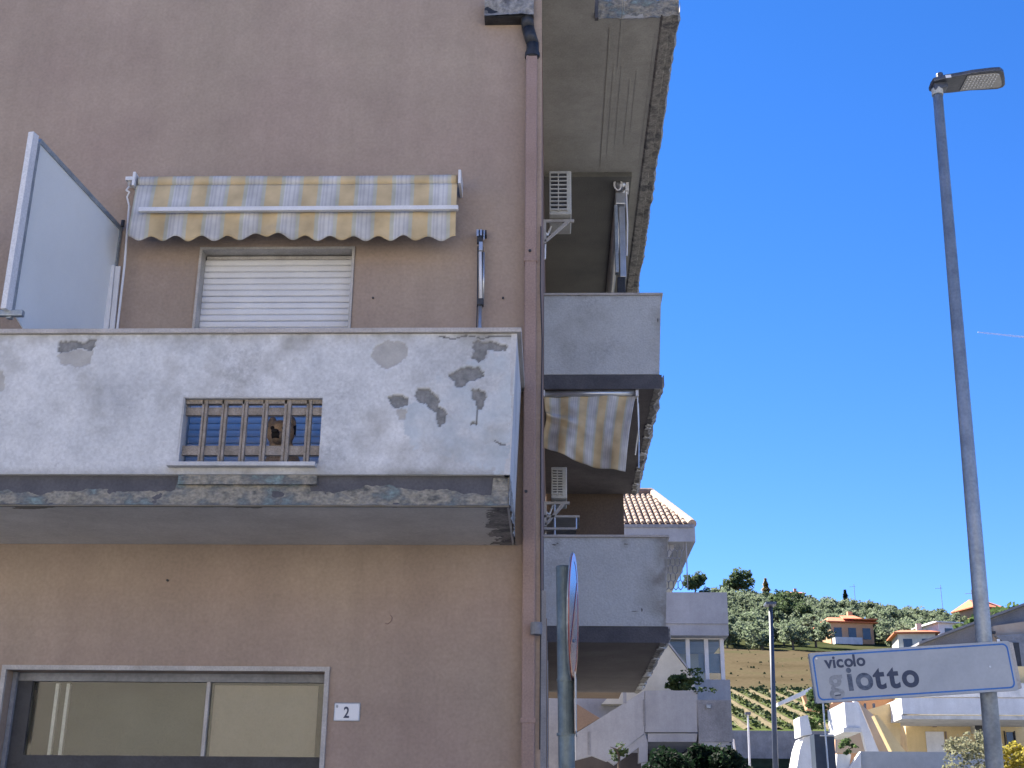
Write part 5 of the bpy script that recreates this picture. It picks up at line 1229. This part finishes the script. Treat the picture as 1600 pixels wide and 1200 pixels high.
# ------------------------------------------------------------------ yellow house on the right (about Y=42..50)
yh = T('yellow_house', (15, 46, 3), 'yellow house with white balconies and outside stair below the street sign', 'house')
def slab(px0, px1, py0, py1, Y, d, m, name, zlow=None, th=yh):
    a, b = P(px0, py0, Y=Y), P(px1, py1, Y=Y); return MB().box(a.x, b.x, Y, Y+d, (b.z if zlow is None else zlow), a.z).build(name, m, th)
def ppoly(pts, Y, d, m, name, th=yh): return MB().prism([P(a, b, Y=Y) for a, b in pts], (0,d,0)).build(name, m, th)
slab(1408, 1640, 1090, 1117, 43.5, .2, 'housewhite', 'balcony_parapet')
slab(1408, 1640, 1117.5, 1125, 43.6, 2.5, 'white_wall', 'balcony_slab')
a = P(1408,1090,Y=43.5); b = P(1408,1117,Y=43.5); MB().box(a.x, a.x+.2, 43.701, 46, b.z, a.z).build('balcony_parapet', 'housewhite', yh)
slab(1406, 1640, 1040, 1200, 46.2, .3, 'yellow', 'wall', zlow=2)
slab(1300, 1405.5, 1080, 1200, 47.5, .3, 'orange_wall', 'wall', zlow=2)
ap = P(1406,1040,Y=46.2); MB().box(ap.x-.001, ap.x+.3, 46.501, 52, 2, ap.z).build('wall', 'yellow', yh)
slab(1446, 1478, 1143, 1180, 46.15, .04, 'housewhite', 'door', zlow=3.4)
slab(1479, 1480.5, 1143, 1180, 46.14, .05, 'brown_wall', 'door_frame', zlow=3.4)
slab(1458, 1464, 1133, 1136, 46.1, .09, 'brown_wall', 'wall_lamp')
slab(1572, 1588, 1144, 1165, 46.15, .04, 'glassdark', 'window'); slab(1570, 1572, 1142, 1167, 46.1, .09, 'dark', 'window_grille'); slab(1586, 1588, 1142, 1167, 46.05, .09, 'dark', 'window_grille')
a, b = P(1522,1128,Y=45.7), P(1541,1145,Y=45.7); ac = T('air_conditioner', ((a.x+b.x)/2, 45.9, b.z), 'white box air conditioner with a dark round fan on the yellow house wall', 'air conditioner')
MB().box(a.x, b.x, 45.7, 46.15, b.z, a.z).build('casing', 'ac', ac, bevel=.01); c_ = Vector(((a.x+b.x)/2-.03, 45.69, (a.z+b.z)/2)); MB().tube(c_, c_+Vector((0,.02,0)), .15, seg=18).build('fan', 'dark', ac)
slab(1345, 1640, 1174, 1200, 40, .25, 'greywall_l', 'garden_wall', zlow=2)
ppoly([(1327,1200),(1345,1174),(1346,1200)], 39.9, .3, 'housewhite', 'garden_wall_end')
# stair going down to the left: sunny parapets either side
ppoly([(1334,1094),(1341,1097),(1374,1176),(1355,1176)], 42, .25, 'housewhite', 'stair_parapet')
ppoly([(1342,1098),(1366,1118),(1394,1176),(1374.5,1176)], 44, .6, 'brown_wall_l', 'stair_flight')
ppoly([(1366,1118),(1371,1117),(1416,1176),(1394.5,1176)], 43, .4, 'yellow', 'stair_parapet')
ppoly([(1345,1112),(1407,1094),(1407,1176),(1404,1176),(1370,1117)], 45, .3, 'yellow', 'wall')
# left white balcony box
a, b = P(1319,1097,Y=41), P(1345,1137,Y=41); MB().box(a.x, b.x, 41, 43.6, b.z, a.z).build('balcony_parapet', 'housewhite', yh)
MB().box(a.x-.1, b.x+.0, 40.95, 43.7, b.z-.14, b.z-.002).build('balcony_slab', 'white_wall', yh)
ppoly([(1308,1142),(1345,1140),(1352,1176),(1308,1176)], 44, .3, 'brown_wall_l', 'wall')
# leaning white pillar at the left
ppoly([(1249,1120),(1262,1117),(1269,1147),(1251,1150)], 40, 1.0, 'housewhite', 'pillar')
ppoly([(1256,1152),(1269,1149),(1272,1205),(1244,1205),(1250,1170)], 40.2, 1.4, 'housewhite', 'pillar_base')
ppoly([(1308,1178),(1330,1178),(1326,1205),(1308,1205)], 40.1, .3, 'housewhite', 'pillar_base')
ppoly([(1215,1098),(1268,1073),(1268,1081),(1216,1103)], 45, .7, 'housewhite', 'roof_edge')
ppoly([(1256,1086),(1290,1073),(1300,1112),(1262,1108)], 45.4, .5, 'orange_wall', 'wall')
slab(1400, 1640, 1066, 1090, 45.8, .2, 'white_wall', 'upper_wall')
ppoly([(1290,1100),(1345,1096),(1345,1112),(1290,1112)], 46.8, .3, 'orange_wall', 'wall')
for px in (1350, 1364): slab(px, px+4, 1099, 1109, 46.6, .15, 'glassdark', 'window')
# dark cabinet
a, b = P(1272,1147,Y=34), P(1307,1200,Y=34); cbn = T('dark_cabinet', ((a.x+b.x)/2, 34, b.z-1), 'dark blue tall cabinet with a thin pipe in front of the yellow house', 'cabinet')
MB().box(a.x, b.x, 34, 34.6, b.z-1, a.z).build('body', 'darkblue', cbn, bevel=.01)
c_ = P(1290,1140,Y=33.8); MB().tube((c_.x,33.8,b.z-.5),(c_.x-.02,33.8,P(1290,1096,Y=33.8).z), .02, seg=8).build('pipe', 'alu', cbn); MB().tube((c_.x-.15,33.8,a.z-.05),(c_.x+.2,33.8,a.z-.05), .02, seg=6).build('handle', 'alu', cbn)
# shrubs round the yellow house
sm = leaf_mesh('leaves', 3000, (.8,.8,.8,.6), .07, 'paleleaf', seed=81, clumps=18); q = P(1538,1196,Y=37); plant('pale_shrub', (q.x-.3,37,q.z-.5), sm, None, 'pale feathery shrub left of the lamp pole foot', 'shrub')
sm2 = leaf_mesh('leaves', 3000, (.7,.8,.6,.4), .07, 'yellowleaf', seed=82, clumps=18); q = P(1592,1196,Y=36); plant('yellow_shrub', (q.x+.1,36,q.z-.35), sm2, None, 'yellow green shrub right of the lamp pole foot', 'shrub')
sm3 = leaf_mesh('leaves', 500, (.45,.4,.7,.6), .13, 'bush', seed=83, clumps=12); q = P(1273,1142,Y=44); plant('green_shrub', (q.x,44,q.z), sm3, None, 'dark green shrub between the white pillar and the white balcony', 'shrub')
sm4 = leaf_mesh('leaves', 90, (.3,.2,.25,.2), .12, 'bush', seed=84, clumps=8); q = P(1325,1176,Y=39.8); plant('small_plant', (q.x,39.8,q.z), sm4, None, 'small plant on the wall beside the dark cabinet', 'plant')
sm5 = leaf_mesh('leaves', 60, (.2,.2,.2,.2), .1, 'pine', seed=85, clumps=6); q = P(1533,1158,Y=45.8); plant('wall_plant', (q.x,45.8,q.z-.1), sm5, None, 'small dark plant under the air conditioner of the yellow house', 'plant')
# grey roofed house behind it
gh = T('grey_roof_house', (19, 55, 4), 'house with a long grey sloping roof and brown wall at the right edge', 'house')
ppoly([(1400,1022),(1440,1008),(1602,948),(1680,920),(1680,1022)], 55, .2, 'grey_roof', 'gable_wall', gh)
MB().prism([P(1436,1007,Y=54.6), P(1700,909,Y=54.6), P(1700,905,Y=54.6), P(1436,1003,Y=54.6)], (0,6,0)).build('roof', 'grey_roof', gh)
ppoly([(1552,978),(1680,960),(1680,1120),(1552,1120)], 54.3, .5, 'brown_wall_l', 'wall', gh)
ppoly([(1556,993),(1680,985),(1680,1120),(1586,1120),(1570,1004)], 54.0, .25, 'greywall', 'porch', gh)
ppoly([(1395,1024),(1560,1005),(1560,1120),(1395,1120)], 54.6, .3, 'brown_wall', 'wall', gh)
for px, w_ in ((1570,5),(1592,4)): slab(px, px+w_, 1004, 1120, 53.8, .15, 'dark', 'porch_post', th=gh)
slab(1545, 1556, 986, 990, 54.1, .15, 'dark', 'wall_lamp', th=gh)
q = P(1560,955,Y=85)
for i, px in enumerate((1548,1562,1578,1594,1606)):
    q = P(px, 962-(i*2), Y=92); plant('garden_tree', (q.x,92,TZ(q.x,92)), PGT[0] if i != 2 else OL[1][0], OL[1][1], ('first','second','third','fourth','fifth')[i]+' tree behind the grey roof counting right from the lamp pole', 'tree', 'trees behind the grey roof', i, (q.z-TZ(q.x,92))/4.1)
# thin white vapour trail high in the sky
a, b = P(1528,519,Y=3000), P(1640,531,Y=3000)
vt = MB().tube(a, b, 2.0, 3.4, seg=8).build('vapour_trail', None); vt.data.materials.append(M['trail']); tag(vt, 'short faint white vapour trail in the blue sky right of the lamp pole', 'vapour trail')
